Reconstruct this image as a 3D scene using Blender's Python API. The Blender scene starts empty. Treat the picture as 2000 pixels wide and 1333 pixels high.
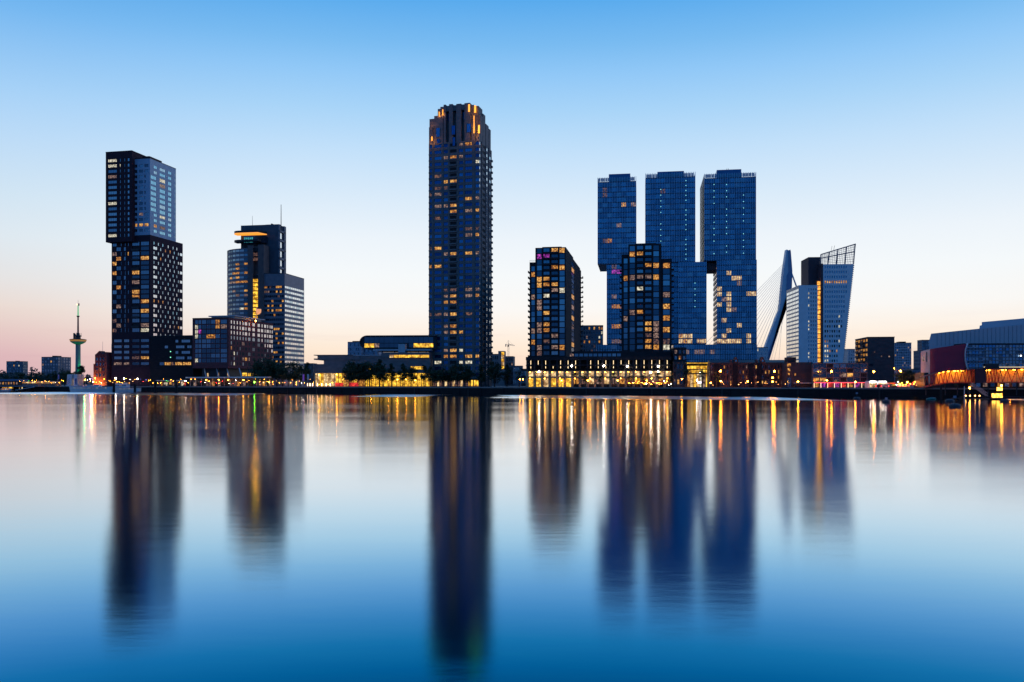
import bpy, math, random
from math import sin, cos, radians, pi, sqrt, atan2, degrees
from mathutils import Vector
random.seed(7)
SC = bpy.context.scene
# ------------------------------------------------------------------ camera, sky, exposure
FL, H0, CAMZ, G = 1680.0, 749.0, 5.5, 3.6       # focal (photo px), horizon row, eye height, quay level
cd = bpy.data.cameras.new('camera'); cam = bpy.data.objects.new('camera', cd)
SC.collection.objects.link(cam); SC.camera = cam
cam.location = (0, 0, CAMZ); cam.rotation_euler = (pi/2, 0, 0)
cd.sensor_width = 36; cd.lens = FL/2000*36; cd.shift_y = (H0-666.5)/2000
cd.clip_start = 0.5; cd.clip_end = 20000
SC.view_settings.view_transform = 'Standard'; SC.view_settings.look = 'None'
SC.view_settings.exposure = 0.0; SC.view_settings.gamma = 1; SC.view_settings.use_curve_mapping = False
SC.cycles.use_denoising = True
SC.cycles.max_bounces = 4; SC.cycles.diffuse_bounces = 2; SC.cycles.glossy_bounces = 3
SC.cycles.transmission_bounces = 3; SC.cycles.sample_clamp_indirect = 6
SC.cycles.caustics_reflective = False; SC.cycles.caustics_refractive = False
SC.cycles.use_light_tree = True

def lin(r, g, b):
    f = lambda c: (c/255/12.92) if c/255 <= 0.04045 else ((c/255+0.055)/1.055)**2.4
    return (f(r), f(g), f(b), 1)

W = bpy.data.worlds.new('World'); SC.world = W; W.use_nodes = True
nt = W.node_tree; N = nt.nodes; L = nt.links
for n in list(N): N.remove(n)
def nd(t, **k):
    n = N.new(t)
    for a, b in k.items(): setattr(n, a, b)
    return n
out = nd('ShaderNodeOutputWorld'); bg = nd('ShaderNodeBackground'); tc = nd('ShaderNodeTexCoord')
sep = nd('ShaderNodeSeparateXYZ'); L.new(tc.outputs['Generated'], sep.inputs[0])
def ramp(stops):
    r = nd('ShaderNodeValToRGB'); e = r.color_ramp.elements
    while len(e) > 1: e.remove(e[-1])
    e[0].position, e[0].color = stops[0]
    for p, c in stops[1:]:
        x = e.new(p); x.color = c
    return r
def zy(py): return sin(math.atan((H0-py)/FL))       # height of a sky row in the picture as direction z
west = ramp([(0.0, lin(246,212,190)), (zy(715), lin(251,222,200)), (zy(685), lin(253,233,212)), (zy(650), lin(253,241,228)), (zy(605), lin(250,248,245)), (zy(540), lin(245,249,251)), (zy(470), lin(236,244,251)),
             (zy(400), lin(220,236,250)), (zy(300), lin(194,224,250)), (zy(220), lin(168,212,248)), (zy(150), lin(145,200,247)), (zy(90), lin(121,187,241)), (zy(0), lin(88,170,237)),
             (0.55, lin(52,132,208)), (0.8, lin(30,104,184)), (1.0, lin(22,94,172))])
side = ramp([(0.0, lin(212,170,180)), (zy(700), lin(219,179,186)), (zy(660), lin(227,198,195)), (zy(620), lin(233,216,208)), (zy(570), lin(228,226,226)), (zy(500), lin(221,232,240)), (zy(430), lin(208,228,243)),
             (zy(330), lin(186,218,247)), (zy(250), lin(164,208,247)), (zy(110), lin(115,182,240)), (zy(0), lin(78,160,230)),
             (0.55, lin(46,124,200)), (0.8, lin(28,100,180)), (1.0, lin(22,94,172))])
east = ramp([(0.0, lin(70,100,144)), (0.12, lin(46,118,182)), (0.4, lin(28,110,184)), (0.8, lin(22,98,176)), (1.0, lin(22,94,172))])
for r in (west, side, east): L.new(sep.outputs['Z'], r.inputs[0])
def mth(op, a, b=None, clamp=False):
    n = nd('ShaderNodeMath', operation=op); n.use_clamp = clamp
    for i, v in enumerate((a, b)):
        if v is None: continue
        if isinstance(v, (int, float)): n.inputs[i].default_value = v
        else: L.new(v, n.inputs[i])
    return n.outputs[0]
def mapr(v, a, b, c=0.0, d=1.0):
    n = nd('ShaderNodeMapRange', interpolation_type='SMOOTHSTEP'); L.new(v, n.inputs[0])
    for i, x in enumerate((a, b, c, d)): n.inputs[i+1].default_value = x
    return n.outputs[0]
def mixc(f, a, b, t='MIX'):
    n = nd('ShaderNodeMix', data_type='RGBA', blend_type=t)
    if isinstance(f, (int, float)): n.inputs[0].default_value = f
    else: L.new(f, n.inputs[0])
    L.new(a, n.inputs[6]); L.new(b, n.inputs[7]); return n.outputs[2]
# azimuth measured from the afterglow (a little right of straight ahead)
az = mth('ABSOLUTE', mth('SUBTRACT', mth('ARCTAN2', sep.outputs['X'], sep.outputs['Y']), 0.15))
c1 = mixc(mapr(az, 0.35, 0.76), west.outputs[0], side.outputs[0])
c2 = mixc(mapr(az, 1.3, 2.7), c1, east.outputs[0])
# thin streaks of cloud low over the horizon
mp = nd('ShaderNodeMapping'); mp.inputs['Scale'].default_value = (5, 5, 60); L.new(tc.outputs['Generated'], mp.inputs[0])
nz = nd('ShaderNodeTexNoise'); nz.inputs['Scale'].default_value = 1.4; nz.inputs['Detail'].default_value = 4; L.new(mp.outputs[0], nz.inputs[0])
band = mth('MULTIPLY', mapr(sep.outputs['Z'], 0.0, 0.015), mapr(sep.outputs['Z'], 0.085, 0.03))
cf = mth('MULTIPLY', mth('MULTIPLY', mapr(nz.outputs[0], 0.52, 0.75), band), 0.22)
cc = nd('ShaderNodeRGB'); cc.outputs[0].default_value = lin(205,165,175)
c3 = mixc(cf, c2, cc.outputs[0])
sky = nd('ShaderNodeTexSky', sky_type='NISHITA'); sky.sun_disc = False
sky.sun_elevation = radians(0.5); sky.sun_rotation = radians(5)
skm = nd('ShaderNodeVectorMath', operation='SCALE'); L.new(sky.outputs[0], skm.inputs[0]); skm.inputs['Scale'].default_value = 0.0015
c4 = nd('ShaderNodeVectorMath', operation='ADD'); L.new(c3, c4.inputs[0]); L.new(skm.outputs[0], c4.inputs[1])
L.new(c4.outputs[0], bg.inputs[0]); bg.inputs[1].default_value = 1.0; L.new(bg.outputs[0], out.inputs[0])

# ------------------------------------------------------------------ materials
MATS = {}
def mat(name, col, rough=0.8, metal=0.0, emit=None, es=0.0, var=0.15, scale=0.3, spec=0.4, stretch=(1,1,1), bump=0.0):
    if name in MATS: return MATS[name]
    m = bpy.data.materials.new(name); m.use_nodes = True; t = m.node_tree; b = t.nodes['Principled BSDF']
    b.inputs['Roughness'].default_value = rough; b.inputs['Metallic'].default_value = metal
    b.inputs['Specular IOR Level'].default_value = spec
    co = t.nodes.new('ShaderNodeTexCoord'); mp = t.nodes.new('ShaderNodeMapping'); mp.inputs['Scale'].default_value = stretch
    t.links.new(co.outputs['Object'], mp.inputs[0])
    n = t.nodes.new('ShaderNodeTexNoise'); n.inputs['Scale'].default_value = scale; n.inputs['Detail'].default_value = 5
    t.links.new(mp.outputs[0], n.inputs['Vector'])
    r = t.nodes.new('ShaderNodeMapRange'); r.inputs[1].default_value = 0.3; r.inputs[2].default_value = 0.7
    r.inputs[3].default_value = 1-var; r.inputs[4].default_value = 1+var; t.links.new(n.outputs[0], r.inputs[0])
    v = t.nodes.new('ShaderNodeVectorMath'); v.operation = 'SCALE'; v.inputs[0].default_value = col[:3]
    t.links.new(r.outputs[0], v.inputs['Scale']); t.links.new(v.outputs[0], b.inputs['Base Color'])
    if bump:
        bp = t.nodes.new('ShaderNodeBump'); bp.inputs['Strength'].default_value = bump; bp.inputs['Distance'].default_value = 0.05
        t.links.new(n.outputs[0], bp.inputs['Height']); t.links.new(bp.outputs[0], b.inputs['Normal'])
    if emit:
        b.inputs['Emission Color'].default_value = (*emit, 1); b.inputs['Emission Strength'].default_value = es
    MATS[name] = m; return m
def litmat(name, c1, c2, lo, hi, sc=1.1):
    """a lit room behind glass: lamps, furniture and curtains as a patchy glow"""
    m = bpy.data.materials.new(name); m.use_nodes = True; t = m.node_tree; b = t.nodes['Principled BSDF']
    b.inputs['Base Color'].default_value = (0.02, 0.02, 0.03, 1); b.inputs['Roughness'].default_value = 0.15
    co = t.nodes.new('ShaderNodeTexCoord'); oi = t.nodes.new('ShaderNodeObjectInfo')
    ad = t.nodes.new('ShaderNodeVectorMath'); ad.operation = 'ADD'
    sc_ = t.nodes.new('ShaderNodeVectorMath'); sc_.operation = 'SCALE'; sc_.inputs['Scale'].default_value = 0.37
    t.links.new(oi.outputs['Location'], sc_.inputs[0]); t.links.new(co.outputs['Object'], ad.inputs[0]); t.links.new(sc_.outputs[0], ad.inputs[1])
    n = t.nodes.new('ShaderNodeTexNoise'); n.inputs['Scale'].default_value = sc; n.inputs['Detail'].default_value = 3; n.inputs['Roughness'].default_value = 0.7
    t.links.new(ad.outputs[0], n.inputs['Vector'])
    r = t.nodes.new('ShaderNodeMapRange'); r.inputs[1].default_value = 0.40; r.inputs[2].default_value = 0.62
    r.inputs[3].default_value = lo; r.inputs[4].default_value = hi; t.links.new(n.outputs[0], r.inputs[0])
    cr = t.nodes.new('ShaderNodeValToRGB'); cr.color_ramp.elements[0].color = (*c1, 1); cr.color_ramp.elements[1].color = (*c2, 1)
    cr.color_ramp.elements[0].position = 0.38; cr.color_ramp.elements[1].position = 0.62
    t.links.new(n.outputs[0], cr.inputs[0]); t.links.new(cr.outputs[0], b.inputs['Emission Color'])
    t.links.new(r.outputs[0], b.inputs['Emission Strength']); MATS[name] = m; return m
def glass(name, tint, rough=0.12, metal=0.85):
    return mat(name, tint, rough=rough, metal=metal, var=0.12, scale=0.15)
glass('ga', (0.18,0.30,0.42)); glass('gb', (0.30,0.44,0.55)); glass('gc', (0.07,0.13,0.20)); glass('gd', (0.55,0.72,0.80), 0.2)
glass('gs', (0.86,0.93,0.95), 0.14)
mat('dk', (0.012,0.014,0.02), 0.7)
litmat('wy', (1.0,0.30,0.03), (1.0,0.56,0.13), 0.15, 1.05)
litmat('wo', (0.9,0.22,0.02), (1.0,0.48,0.08), 0.10, 0.85)
litmat('wp', (0.42,0.20,0.16), (0.9,0.58,0.42), 0.08, 0.48)
litmat('wd', (0.06,0.08,0.20), (0.65,0.30,0.14), 0.05, 0.4)
litmat('ww', (0.9,0.8,0.55), (1.0,0.92,0.7), 0.15, 1.05)
litmat('mg', (0.45,0.02,0.55), (0.9,0.10,0.8), 0.1, 0.8)
litmat('rd', (0.9,0.02,0.02), (1.0,0.06,0.03), 0.3, 1.2)
litmat('gl', (0.95,0.40,0.02), (1.0,0.62,0.06), 0.45, 1.7, 0.5)
litmat('gp', (0.9,0.45,0.14), (1.0,0.74,0.36), 0.3, 1.2, 0.5)
MF = mat('window_frame_metal', (0.06,0.07,0.09), 0.5)
MFL = mat('window_frame_light', (0.25,0.26,0.30), 0.5)
M_brick = mat('dark_brick', (0.050,0.020,0.032), 0.9, var=0.22, scale=0.5, stretch=(1,1,3), bump=0.3)
M_brickb = mat('black_brick', (0.016,0.015,0.02), 0.9, var=0.3, scale=0.4, stretch=(1,1,3))
M_brickr = mat('red_brick', (0.20,0.055,0.06), 0.9, var=0.22, scale=0.5, stretch=(1,1,3), bump=0.3)
M_clad = mat('grey_cladding', (0.55,0.55,0.60), 0.6, var=0.1)
M_cladd = mat('slate_cladding', (0.13,0.135,0.16), 0.6, var=0.12)
M_conc = mat('concrete', (0.22,0.20,0.20), 0.85, var=0.18, scale=0.2, stretch=(1,1,2))
M_stone = mat('grey_stone', (0.20,0.18,0.185), 0.75, var=0.2, scale=0.25, stretch=(1,1,2.5))
M_dark = mat('dark_metal', (0.03,0.032,0.04), 0.5, 0.3)
M_white = mat('white_paint', (0.72,0.74,0.78), 0.45, var=0.05)
M_blue = mat('blue_metal', (0.07,0.12,0.2), 0.45, 0.3)
M_steel = mat('steel_fins', (0.30,0.54,0.78), 0.45, 0.0, var=0.08)
M_leaf = mat('leaves', (0.045,0.07,0.03), 0.7, var=0.5, scale=0.8)
M_bark = mat('bark', (0.05,0.04,0.03), 0.9)
M_pave = mat('quay_paving', (0.16,0.145,0.14), 0.85, var=0.25, scale=0.15)
M_lampw = mat('lamp_glow_warm', (1,0.7,0.4), emit=(1.0,0.24,0.014), es=170)
M_lampy = mat('lamp_glow_yellow', (1,0.8,0.4), emit=(1.0,0.31,0.02), es=110)
M_lampc = mat('lamp_glow_white', (1,1,1), emit=(1.0,0.86,0.70), es=110)
M_lampm = mat('lamp_glow_magenta', (1,0.4,0.9), emit=(0.95,0.25,1.0), es=60)
M_lampg = mat('lamp_glow_green', (0.4,1,0.2), emit=(0.16,1.0,0.03), es=60)
M_lampr = mat('lamp_glow_red', (1,0.1,0.1), emit=(1.0,0.02,0.02), es=40)
M_pt = mat('small_glow_green', (0.3,0.8,0.6), emit=(0.25,0.9,0.6), es=2.0)
M_ptw = mat('small_glow_white', (0.8,0.8,0.8), emit=(0.8,0.85,0.9), es=4.0)
litmat('cy', (0.03,0.35,0.45), (0.1,0.6,0.65), 0.4, 0.9)  # cyan emission imitating sky seen through glazing, not a lit room
M_strip = mat('strip_glow', (1,0.9,0.7), emit=(1.0,0.72,0.38), es=2.2)

# ------------------------------------------------------------------ geometry helpers
COL = SC.collection
class Site:
    """local frame of a building: u to the right along its front, v away from the water, z up from the ground"""
    def __init__(s, px, D, th, z=G):
        s.x0 = (px-1000)/FL*D; s.y0 = D; t = radians(th); s.c = cos(t); s.s = sin(t); s.th = t; s.zg = z
    def u(s, px, v=0):
        U = (px-1000)/FL; return (U*(s.y0+v*s.c)-s.x0-v*s.s)/(s.c+U*s.s)
    def v(s, px, u=0):
        U = (px-1000)/FL; return (U*(s.y0-u*s.s)-s.x0-u*s.c)/(s.s-U*s.c)
    def w(s, u, v): return (s.x0+u*s.c+v*s.s, s.y0-u*s.s+v*s.c)
    def z(s, py, u=0, v=0): return CAMZ+(H0-py)/FL*s.w(u, v)[1]-s.zg
    def proj(s, u, v, z):
        x, y = s.w(u, v); return (1000+FL*x/y, H0-FL*(z+s.zg-CAMZ)/y)
    def m(s, px, v=0): return px*s.w(0, v)[1]/FL     # photo px -> metres
def tag(o, label=None, cat=None, group=None, kind=None):
    if label: o['label'] = label
    if cat: o['category'] = cat
    if group: o['group'] = group
    if kind: o['kind'] = kind
    return o
def thing(S, name, label, cat, group=None, u=0, v=0):
    o = bpy.data.objects.new(name, None); COL.objects.link(o); x, y = S.w(u, v)
    o.location = (x, y, S.zg); o.rotation_euler = (0, 0, -S.th); o.empty_display_size = 1
    return tag(o, label, cat, group)
class MB:
    def __init__(s): s.v = []; s.f = []; s.mi = []; s.m = 0
    def add(s, vs, fs):
        b = len(s.v); s.v += vs; s.f += [tuple(b+i for i in f) for f in fs]; s.mi += [s.m]*len(fs); return s
    def hexa(s, a, b): # two 4-rings bottom, top
        return s.add(a+b, [(3,2,1,0),(4,5,6,7),(0,1,5,4),(1,2,6,5),(2,3,7,6),(3,0,4,7)])
    def box(s, u0, u1, v0, v1, z0, z1):
        return s.hexa([(u0,v0,z0),(u1,v0,z0),(u1,v1,z0),(u0,v1,z0)], [(u0,v0,z1),(u1,v0,z1),(u1,v1,z1),(u0,v1,z1)])
    def fbox(s, F, s0, s1, o0, o1, z0, z1):
        p = [fpt(F,s0,o1),fpt(F,s1,o1),fpt(F,s1,o0),fpt(F,s0,o0)]
        return s.hexa([(*q,z0) for q in p], [(*q,z1) for q in p])
    def prism(s, poly, z0, z1):
        n = len(poly)
        z0 = z0 if isinstance(z0, (list,tuple)) else [z0]*n; z1 = z1 if isinstance(z1, (list,tuple)) else [z1]*n
        vs = [(x,y,z) for (x,y),z in zip(poly,z0)]+[(x,y,z) for (x,y),z in zip(poly,z1)]
        return s.add(vs, [tuple(range(n-1,-1,-1)), tuple(range(n,2*n))]+[(i,(i+1)%n,n+(i+1)%n,n+i) for i in range(n)])
    def slab(s, poly, v0, v1): # polygon in (u,z), given thickness in v
        n = len(poly); vs = [(x,v0,z) for x,z in poly]+[(x,v1,z) for x,z in poly]
        return s.add(vs, [tuple(range(n)), tuple(range(2*n-1,n-1,-1))]+[(i,n+i,n+(i+1)%n,(i+1)%n) for i in range(n)])
    def tube(s, p, q, r, r2=None, n=6):
        r2 = r if r2 is None else r2; p = Vector(p); q = Vector(q); d = (q-p)
        if d.length < 1e-6: return s
        d.normalize(); a = d.orthogonal().normalized(); b = d.cross(a)
        A = [tuple(p+(a*cos(2*pi*i/n)+b*sin(2*pi*i/n))*r) for i in range(n)]; B = [tuple(q+(a*cos(2*pi*i/n)+b*sin(2*pi*i/n))*r2) for i in range(n)]
        return s.add(A+B, [tuple(range(n-1,-1,-1)), tuple(range(n,2*n))]+[(i,(i+1)%n,n+(i+1)%n,n+i) for i in range(n)])
    def lathe(s, prof, c=(0,0), n=16):
        vs = []; fs = []; k = len(prof)
        for r, z in prof: vs += [(c[0]+r*cos(2*pi*i/n), c[1]+r*sin(2*pi*i/n), z) for i in range(n)]
        for j in range(k-1): fs += [(j*n+i, j*n+(i+1)%n, (j+1)*n+(i+1)%n, (j+1)*n+i) for i in range(n)]
        fs += [tuple(range(n-1,-1,-1)), tuple((k-1)*n+i for i in range(n))]
        return s.add(vs, fs)
    def ball(s, c, r, sz=1.0):
        n, k = 8, 5; return s.lathe([(max(0.01,r*sin(pi*j/k)), c[2]-r*sz*cos(pi*j/k)) for j in range(k+1)], c[:2], n)
    def build(s, name, m, parent=None, kind=None, smooth=False, loc=None):
        me = bpy.data.meshes.new(name); me.from_pydata(s.v, [], s.f)
        for x in (m if isinstance(m, (list,tuple)) else [m]): me.materials.append(x)
        if any(s.mi): me.polygons.foreach_set('material_index', s.mi)
        if smooth: me.polygons.foreach_set('use_smooth', [True]*len(me.polygons))
        me.update(); o = bpy.data.objects.new(name, me); COL.objects.link(o)
        if parent: o.parent = parent
        if loc: o.location = loc
        if kind: o['kind'] = kind
        return o
def fpt(F, s, o): # F = (u, v, angle): point s along the face, o outward
    ox, oy, a = F; return (ox+s*cos(a)+o*sin(a), oy+s*sin(a)-o*cos(a))
FRONT = 0.0; RIGHT = pi/2; LEFT = -pi/2
WM = {}
def wmesh(w, h, mull, light=False):
    k = (round(w,2), round(h,2), mull, light)
    if k in WM: return WM[k]
    w, h = k[:2]; b = MB(); t = min(0.07, w*0.06); F = (0,0,0.0)
    b.fbox(F,0,w,0,0.08,0,t); b.fbox(F,0,w,0,0.08,h-t,h); b.fbox(F,0,t,0,0.08,t,h-t); b.fbox(F,w-t,w,0,0.08,t,h-t)
    for i in range(1, mull): x = w*i/mull; b.fbox(F,x-t*0.4,x+t*0.4,0,0.07,t,h-t)
    b.m = 1; b.add([(0,0,0),(w,0,0),(w,0,h),(0,0,h)], [(0,1,2,3)])
    me = bpy.data.meshes.new('window'); me.from_pydata(b.v, [], b.f)
    me.materials.append(MFL if light else MF); me.materials.append(MATS['ga'])
    me.polygons.foreach_set('material_index', b.mi); me.update(); WM[k] = me; return me
class Wins:
    """collects the windows of one building; lit rooms are given as (px,py,kind) read off the photograph"""
    def __init__(s, S, root, marks=(), default=('ga',), seed=1, rnd=(), light=False):
        s.S = S; s.root = root; s.marks = list(marks); s.w = []; s.default = default; s.R = random.Random(seed); s.rnd = rnd; s.light = light
    def add(s, F, s0, s1, z0, z1, o=-0.3, k=None, mull=1): s.w.append([F, s0, s1, z0, z1, o, k, mull])
    def flush(s, limit=300, name='window'):
        box = []
        for w in s.w:
            F, a, b, z0, z1, o = w[:6]; A = s.S.proj(*fpt(F,a,o), z0); B = s.S.proj(*fpt(F,b,o), z1)
            x0, x1 = sorted((A[0],B[0])); y0, y1 = sorted((A[1],B[1])); box.append((x0,x1,y0,y1)); w.append((x1-x0)*(y1-y0))
        for px, py, k in s.marks:
            best = None; bd = 1e9
            for i, (x0,x1,y0,y1) in enumerate(box):
                dx = max(x0-px, px-x1, 0); dy = max(y0-py, py-y1, 0); cx, cy = (x0+x1)/2, (y0+y1)/2
                d = (dx+dy)*10+abs(px-cx)+abs(py-cy)
                if dx < 3 and dy < 6 and d < bd: bd = d; best = i
            if best is not None: s.w[best][6] = k
        for w in s.w:
            if w[6] is None:
                w[6] = s.R.choice(s.default)
                for p, k in s.rnd:
                    if s.R.random() < p: w[6] = k; break
        s.w.sort(key=lambda w: -w[8])
        for F, a, b, z0, z1, o, k, mull, _ in s.w[:limit]:
            ob = bpy.data.objects.new(name, wmesh(b-a, z1-z0, mull, s.light)); COL.objects.link(ob); ob.parent = s.root
            x, y = fpt(F, a, o); ob.location = (x, y, z0); ob.rotation_euler = (0, 0, F[2])
            if k != 'ga': ob.material_slots[1].link = 'OBJECT'; ob.material_slots[1].material = MATS[k]
        rest = s.w[limit:]
        if rest:
            ks = sorted({w[6] for w in rest}); mb = MB()
            for F, a, b, z0, z1, o, k, mull, _ in rest:
                mb.m = ks.index(k)+1; p, q = fpt(F,a,o), fpt(F,b,o)
                mb.add([(*p,z0),(*q,z0),(*q,z1),(*p,z1)], [(0,1,2,3)])
                mb.m = 0; t = 0.07; mb.fbox(F,a,b,o,o+0.07,z0,z0+t); mb.fbox(F,a,b,o,o+0.07,z1-t,z1)
            mb.build(name, [MFL if s.light else MF]+[MATS[k] for k in ks], s.root, 'stuff')
def facade(mb, F, s0, s1, z0, z1, rows, r, W=None):
    """wall relief of depth r over a core, leaving real recesses for rows = [(za,zb,[(sa,sb,kind,mull)..])]"""
    z = z0
    for za, zb, ws in sorted(rows):
        za = max(za, z); zb = min(zb, z1)
        if zb-za < 0.05: continue
        if za > z: mb.fbox(F, s0, s1, -r, 0, z, za)
        x = s0
        for w in sorted(ws, key=lambda w: w[0]):
            a, b = max(w[0], x), min(w[1], s1)
            if b-a < 0.1: continue
            if a > x: mb.fbox(F, x, a, -r, 0, za, zb)
            if W is not None: W.add(F, a, b, za, zb, -r+0.03, w[2] if len(w) > 2 else None, w[3] if len(w) > 3 else 1)
            x = b
        if s1 > x: mb.fbox(F, x, s1, -r, 0, za, zb)
        z = zb
    if z1 > z: mb.fbox(F, s0, s1, -r, 0, z, z1)
def marks(s, sc, ox, oy):
    """'kind x y, ...' measured on an enlarged crop"""
    r = []
    for t in s.split(','):
        t = t.split()
        if t: r.append((float(t[1])/sc+ox, float(t[2])/sc+oy, t[0]))
    return r
def QD(px): return 412/(1+0.487*(px-1000)/FL)      # distance of the quay edge in direction px

def ordinal(i):
    a = 'first second third fourth fifth sixth seventh eighth ninth tenth eleventh twelfth thirteenth fourteenth fifteenth sixteenth seventeenth eighteenth nineteenth'.split()
    if i < 19: return a[i]
    t = ('twent','thirt','fort','fift')[(i+1)//10-2]; k = (i+1)%10
    return t+'ieth' if k == 0 else t+'y-'+a[k-1]

M_cladb = mat('blue_grey_cladding', (0.40,0.50,0.64), 0.55, var=0.08)
glass('gx', (0.34,0.66,0.82), 0.2)
M_greend = mat('glow_green_dim',(.3,1,.2),emit=(.1,1,.05),es=14)
# ------------------------------------------------------------------ water, land, quay
def water_mat():
    m = bpy.data.materials.new('harbour_water'); m.use_nodes = True; t = m.node_tree; n = t.nodes; l = t.links
    for x in list(n): n.remove(x)
    o = n.new('ShaderNodeOutputMaterial'); 
    # reflectivity falls and turns deep blue as the view steepens
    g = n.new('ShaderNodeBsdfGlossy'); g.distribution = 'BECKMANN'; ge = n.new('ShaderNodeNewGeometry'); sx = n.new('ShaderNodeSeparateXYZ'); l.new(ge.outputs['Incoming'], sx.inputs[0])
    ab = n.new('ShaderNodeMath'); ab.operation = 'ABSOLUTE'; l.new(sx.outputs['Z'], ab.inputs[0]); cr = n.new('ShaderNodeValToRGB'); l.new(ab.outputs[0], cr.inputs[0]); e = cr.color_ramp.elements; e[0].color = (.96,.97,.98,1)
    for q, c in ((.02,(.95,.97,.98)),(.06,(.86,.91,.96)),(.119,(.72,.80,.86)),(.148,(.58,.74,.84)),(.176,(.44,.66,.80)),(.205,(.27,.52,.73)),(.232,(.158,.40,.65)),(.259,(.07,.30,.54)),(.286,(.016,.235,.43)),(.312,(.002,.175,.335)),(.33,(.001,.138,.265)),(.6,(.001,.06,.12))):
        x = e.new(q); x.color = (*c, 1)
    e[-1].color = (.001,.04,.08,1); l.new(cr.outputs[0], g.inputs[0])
    co = n.new('ShaderNodeTexCoord')
    def noise(scale, st, det=3):
        mp = n.new('ShaderNodeMapping'); mp.inputs['Scale'].default_value = st; l.new(co.outputs['Object'], mp.inputs[0])
        z = n.new('ShaderNodeTexNoise'); z.inputs['Scale'].default_value = scale; z.inputs['Detail'].default_value = det; l.new(mp.outputs[0], z.inputs['Vector']); return z.outputs[0]
    # wind: large patches that are a little rougher, and a ruffled strip along the quay
    a = noise(0.02, (0.35, 1.6, 1), 4)
    mr = n.new('ShaderNodeMapRange'); mr.inputs[1].default_value = 0.35; mr.inputs[2].default_value = 0.72; mr.inputs[3].default_value = 0.110; mr.inputs[4].default_value = 0.160
    l.new(a, mr.inputs[0])
    sp = n.new('ShaderNodeSeparateXYZ'); l.new(co.outputs['Object'], sp.inputs[0])
    def mt(op, x, y, cl=False):
        k = n.new('ShaderNodeMath'); k.operation = op; k.use_clamp = cl
        for i, v in enumerate((x, y)):
            if isinstance(v, (int, float)): k.inputs[i].default_value = v
            else: l.new(v, k.inputs[i])
        return k.outputs[0]
    def sm(v, lo, hi):
        k = n.new('ShaderNodeMapRange'); k.interpolation_type = 'SMOOTHSTEP'; k.inputs[1].default_value = lo; k.inputs[2].default_value = hi; l.new(v, k.inputs[0]); return k.outputs[0]
    q = mt('ADD', mt('MULTIPLY', sp.outputs['X'], 0.487), sp.outputs['Y'])      # 412 at the quay, falling towards the camera
    gust = sm(noise(0.012, (1.0, 0.25, 1), 2), 0.44, 0.52)
    strip = mt('MULTIPLY', mt('MULTIPLY', sm(q, 300, 350), gust), sm(q, 410, 395))
    ro = mt('ADD', mr.outputs[0], mt('MULTIPLY', strip, 0.34)); l.new(ro, g.inputs['Roughness'])
    h1 = noise(1.1, (0.5, 1.3, 1), 6); h2 = noise(0.23, (0.45, 1.2, 1), 5)
    ad = n.new('ShaderNodeMath'); ad.operation = 'MULTIPLY_ADD'; ad.inputs[1].default_value = 2.6; l.new(h2, ad.inputs[0]); l.new(h1, ad.inputs[2])
    bp = n.new('ShaderNodeBump'); bp.inputs['Strength'].default_value = 0.5; bp.inputs['Distance'].default_value = 0.005
    l.new(ad.outputs[0], bp.inputs['Height']); l.new(bp.outputs[0], g.inputs['Normal'])
    l.new(g.outputs[0], o.inputs[0])
    return m
b = MB(); R_ = 9000; b.add([(-R_,-600,0),(R_,-600,0),(R_,R_,0),(-R_,R_,0)], [(0,1,2,3)])
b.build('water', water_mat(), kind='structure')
def quay_y(x): return 412-0.487*x
QL, QR = -2500, 330
bend = [(QR, quay_y(QR)), (QR+500, quay_y(QR)-60)]
b = MB(); poly = [(QL,quay_y(QL)), bend[0], bend[1], (9000, 200), (9000, 9000), (-9000, 9000), (-9000, quay_y(QL)+1500)]
b.add([(x,y,G) for x,y in poly], [tuple(range(len(poly)))])
b.build('ground', M_pave, kind='structure')
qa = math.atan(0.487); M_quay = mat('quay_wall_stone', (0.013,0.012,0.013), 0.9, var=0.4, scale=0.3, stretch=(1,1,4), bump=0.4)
qroot = bpy.data.objects.new('quay_wall', None); COL.objects.link(qroot); qroot.location = (QR, quay_y(QR), 0); qroot.rotation_euler = (0,0,-qa); qroot['kind'] = 'structure'
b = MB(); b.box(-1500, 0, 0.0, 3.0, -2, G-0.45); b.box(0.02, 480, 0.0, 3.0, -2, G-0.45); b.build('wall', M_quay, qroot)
cp = MB(); cp.box(0,5.9,-0.12,0.9,G-0.45,G+0.12); cme = None
for i in range(150):
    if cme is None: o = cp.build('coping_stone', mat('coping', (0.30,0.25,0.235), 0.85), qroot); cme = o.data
    else: o = bpy.data.objects.new('coping_stone', cme); COL.objects.link(o); o.parent = qroot
    o.location = (-6*(i+1)+90, random.uniform(-.02,.02), random.uniform(-.03,.02))
pm = None
for i in range(70):
    if pm is None: o = MB().box(-0.2,0.2,-0.3,0,-1,G-0.6).build('fender', M_brickb, qroot); pm = o.data
    else: o = bpy.data.objects.new('fender', pm); COL.objects.link(o); o.parent = qroot
    o.location = (-12*i+60, 0, 0)

lm = None
for i in range(22):
    if lm is None:
        b = MB(); b.box(-.25,-.19,-.12,-.06,-.8,G+.6); b.box(.19,.25,-.12,-.06,-.8,G+.6)
        for k in range(12): b.box(-.19,.19,-.11,-.07,-.5+.32*k,-.44+.32*k)
        o = b.build('ladder', mat('ladder_iron',(.10,.09,.09),.7), qroot); lm = o.data
    else: o = bpy.data.objects.new('ladder', lm); COL.objects.link(o); o.parent = qroot
    o.location = (-31*i+43, -0.02, 0)
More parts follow.
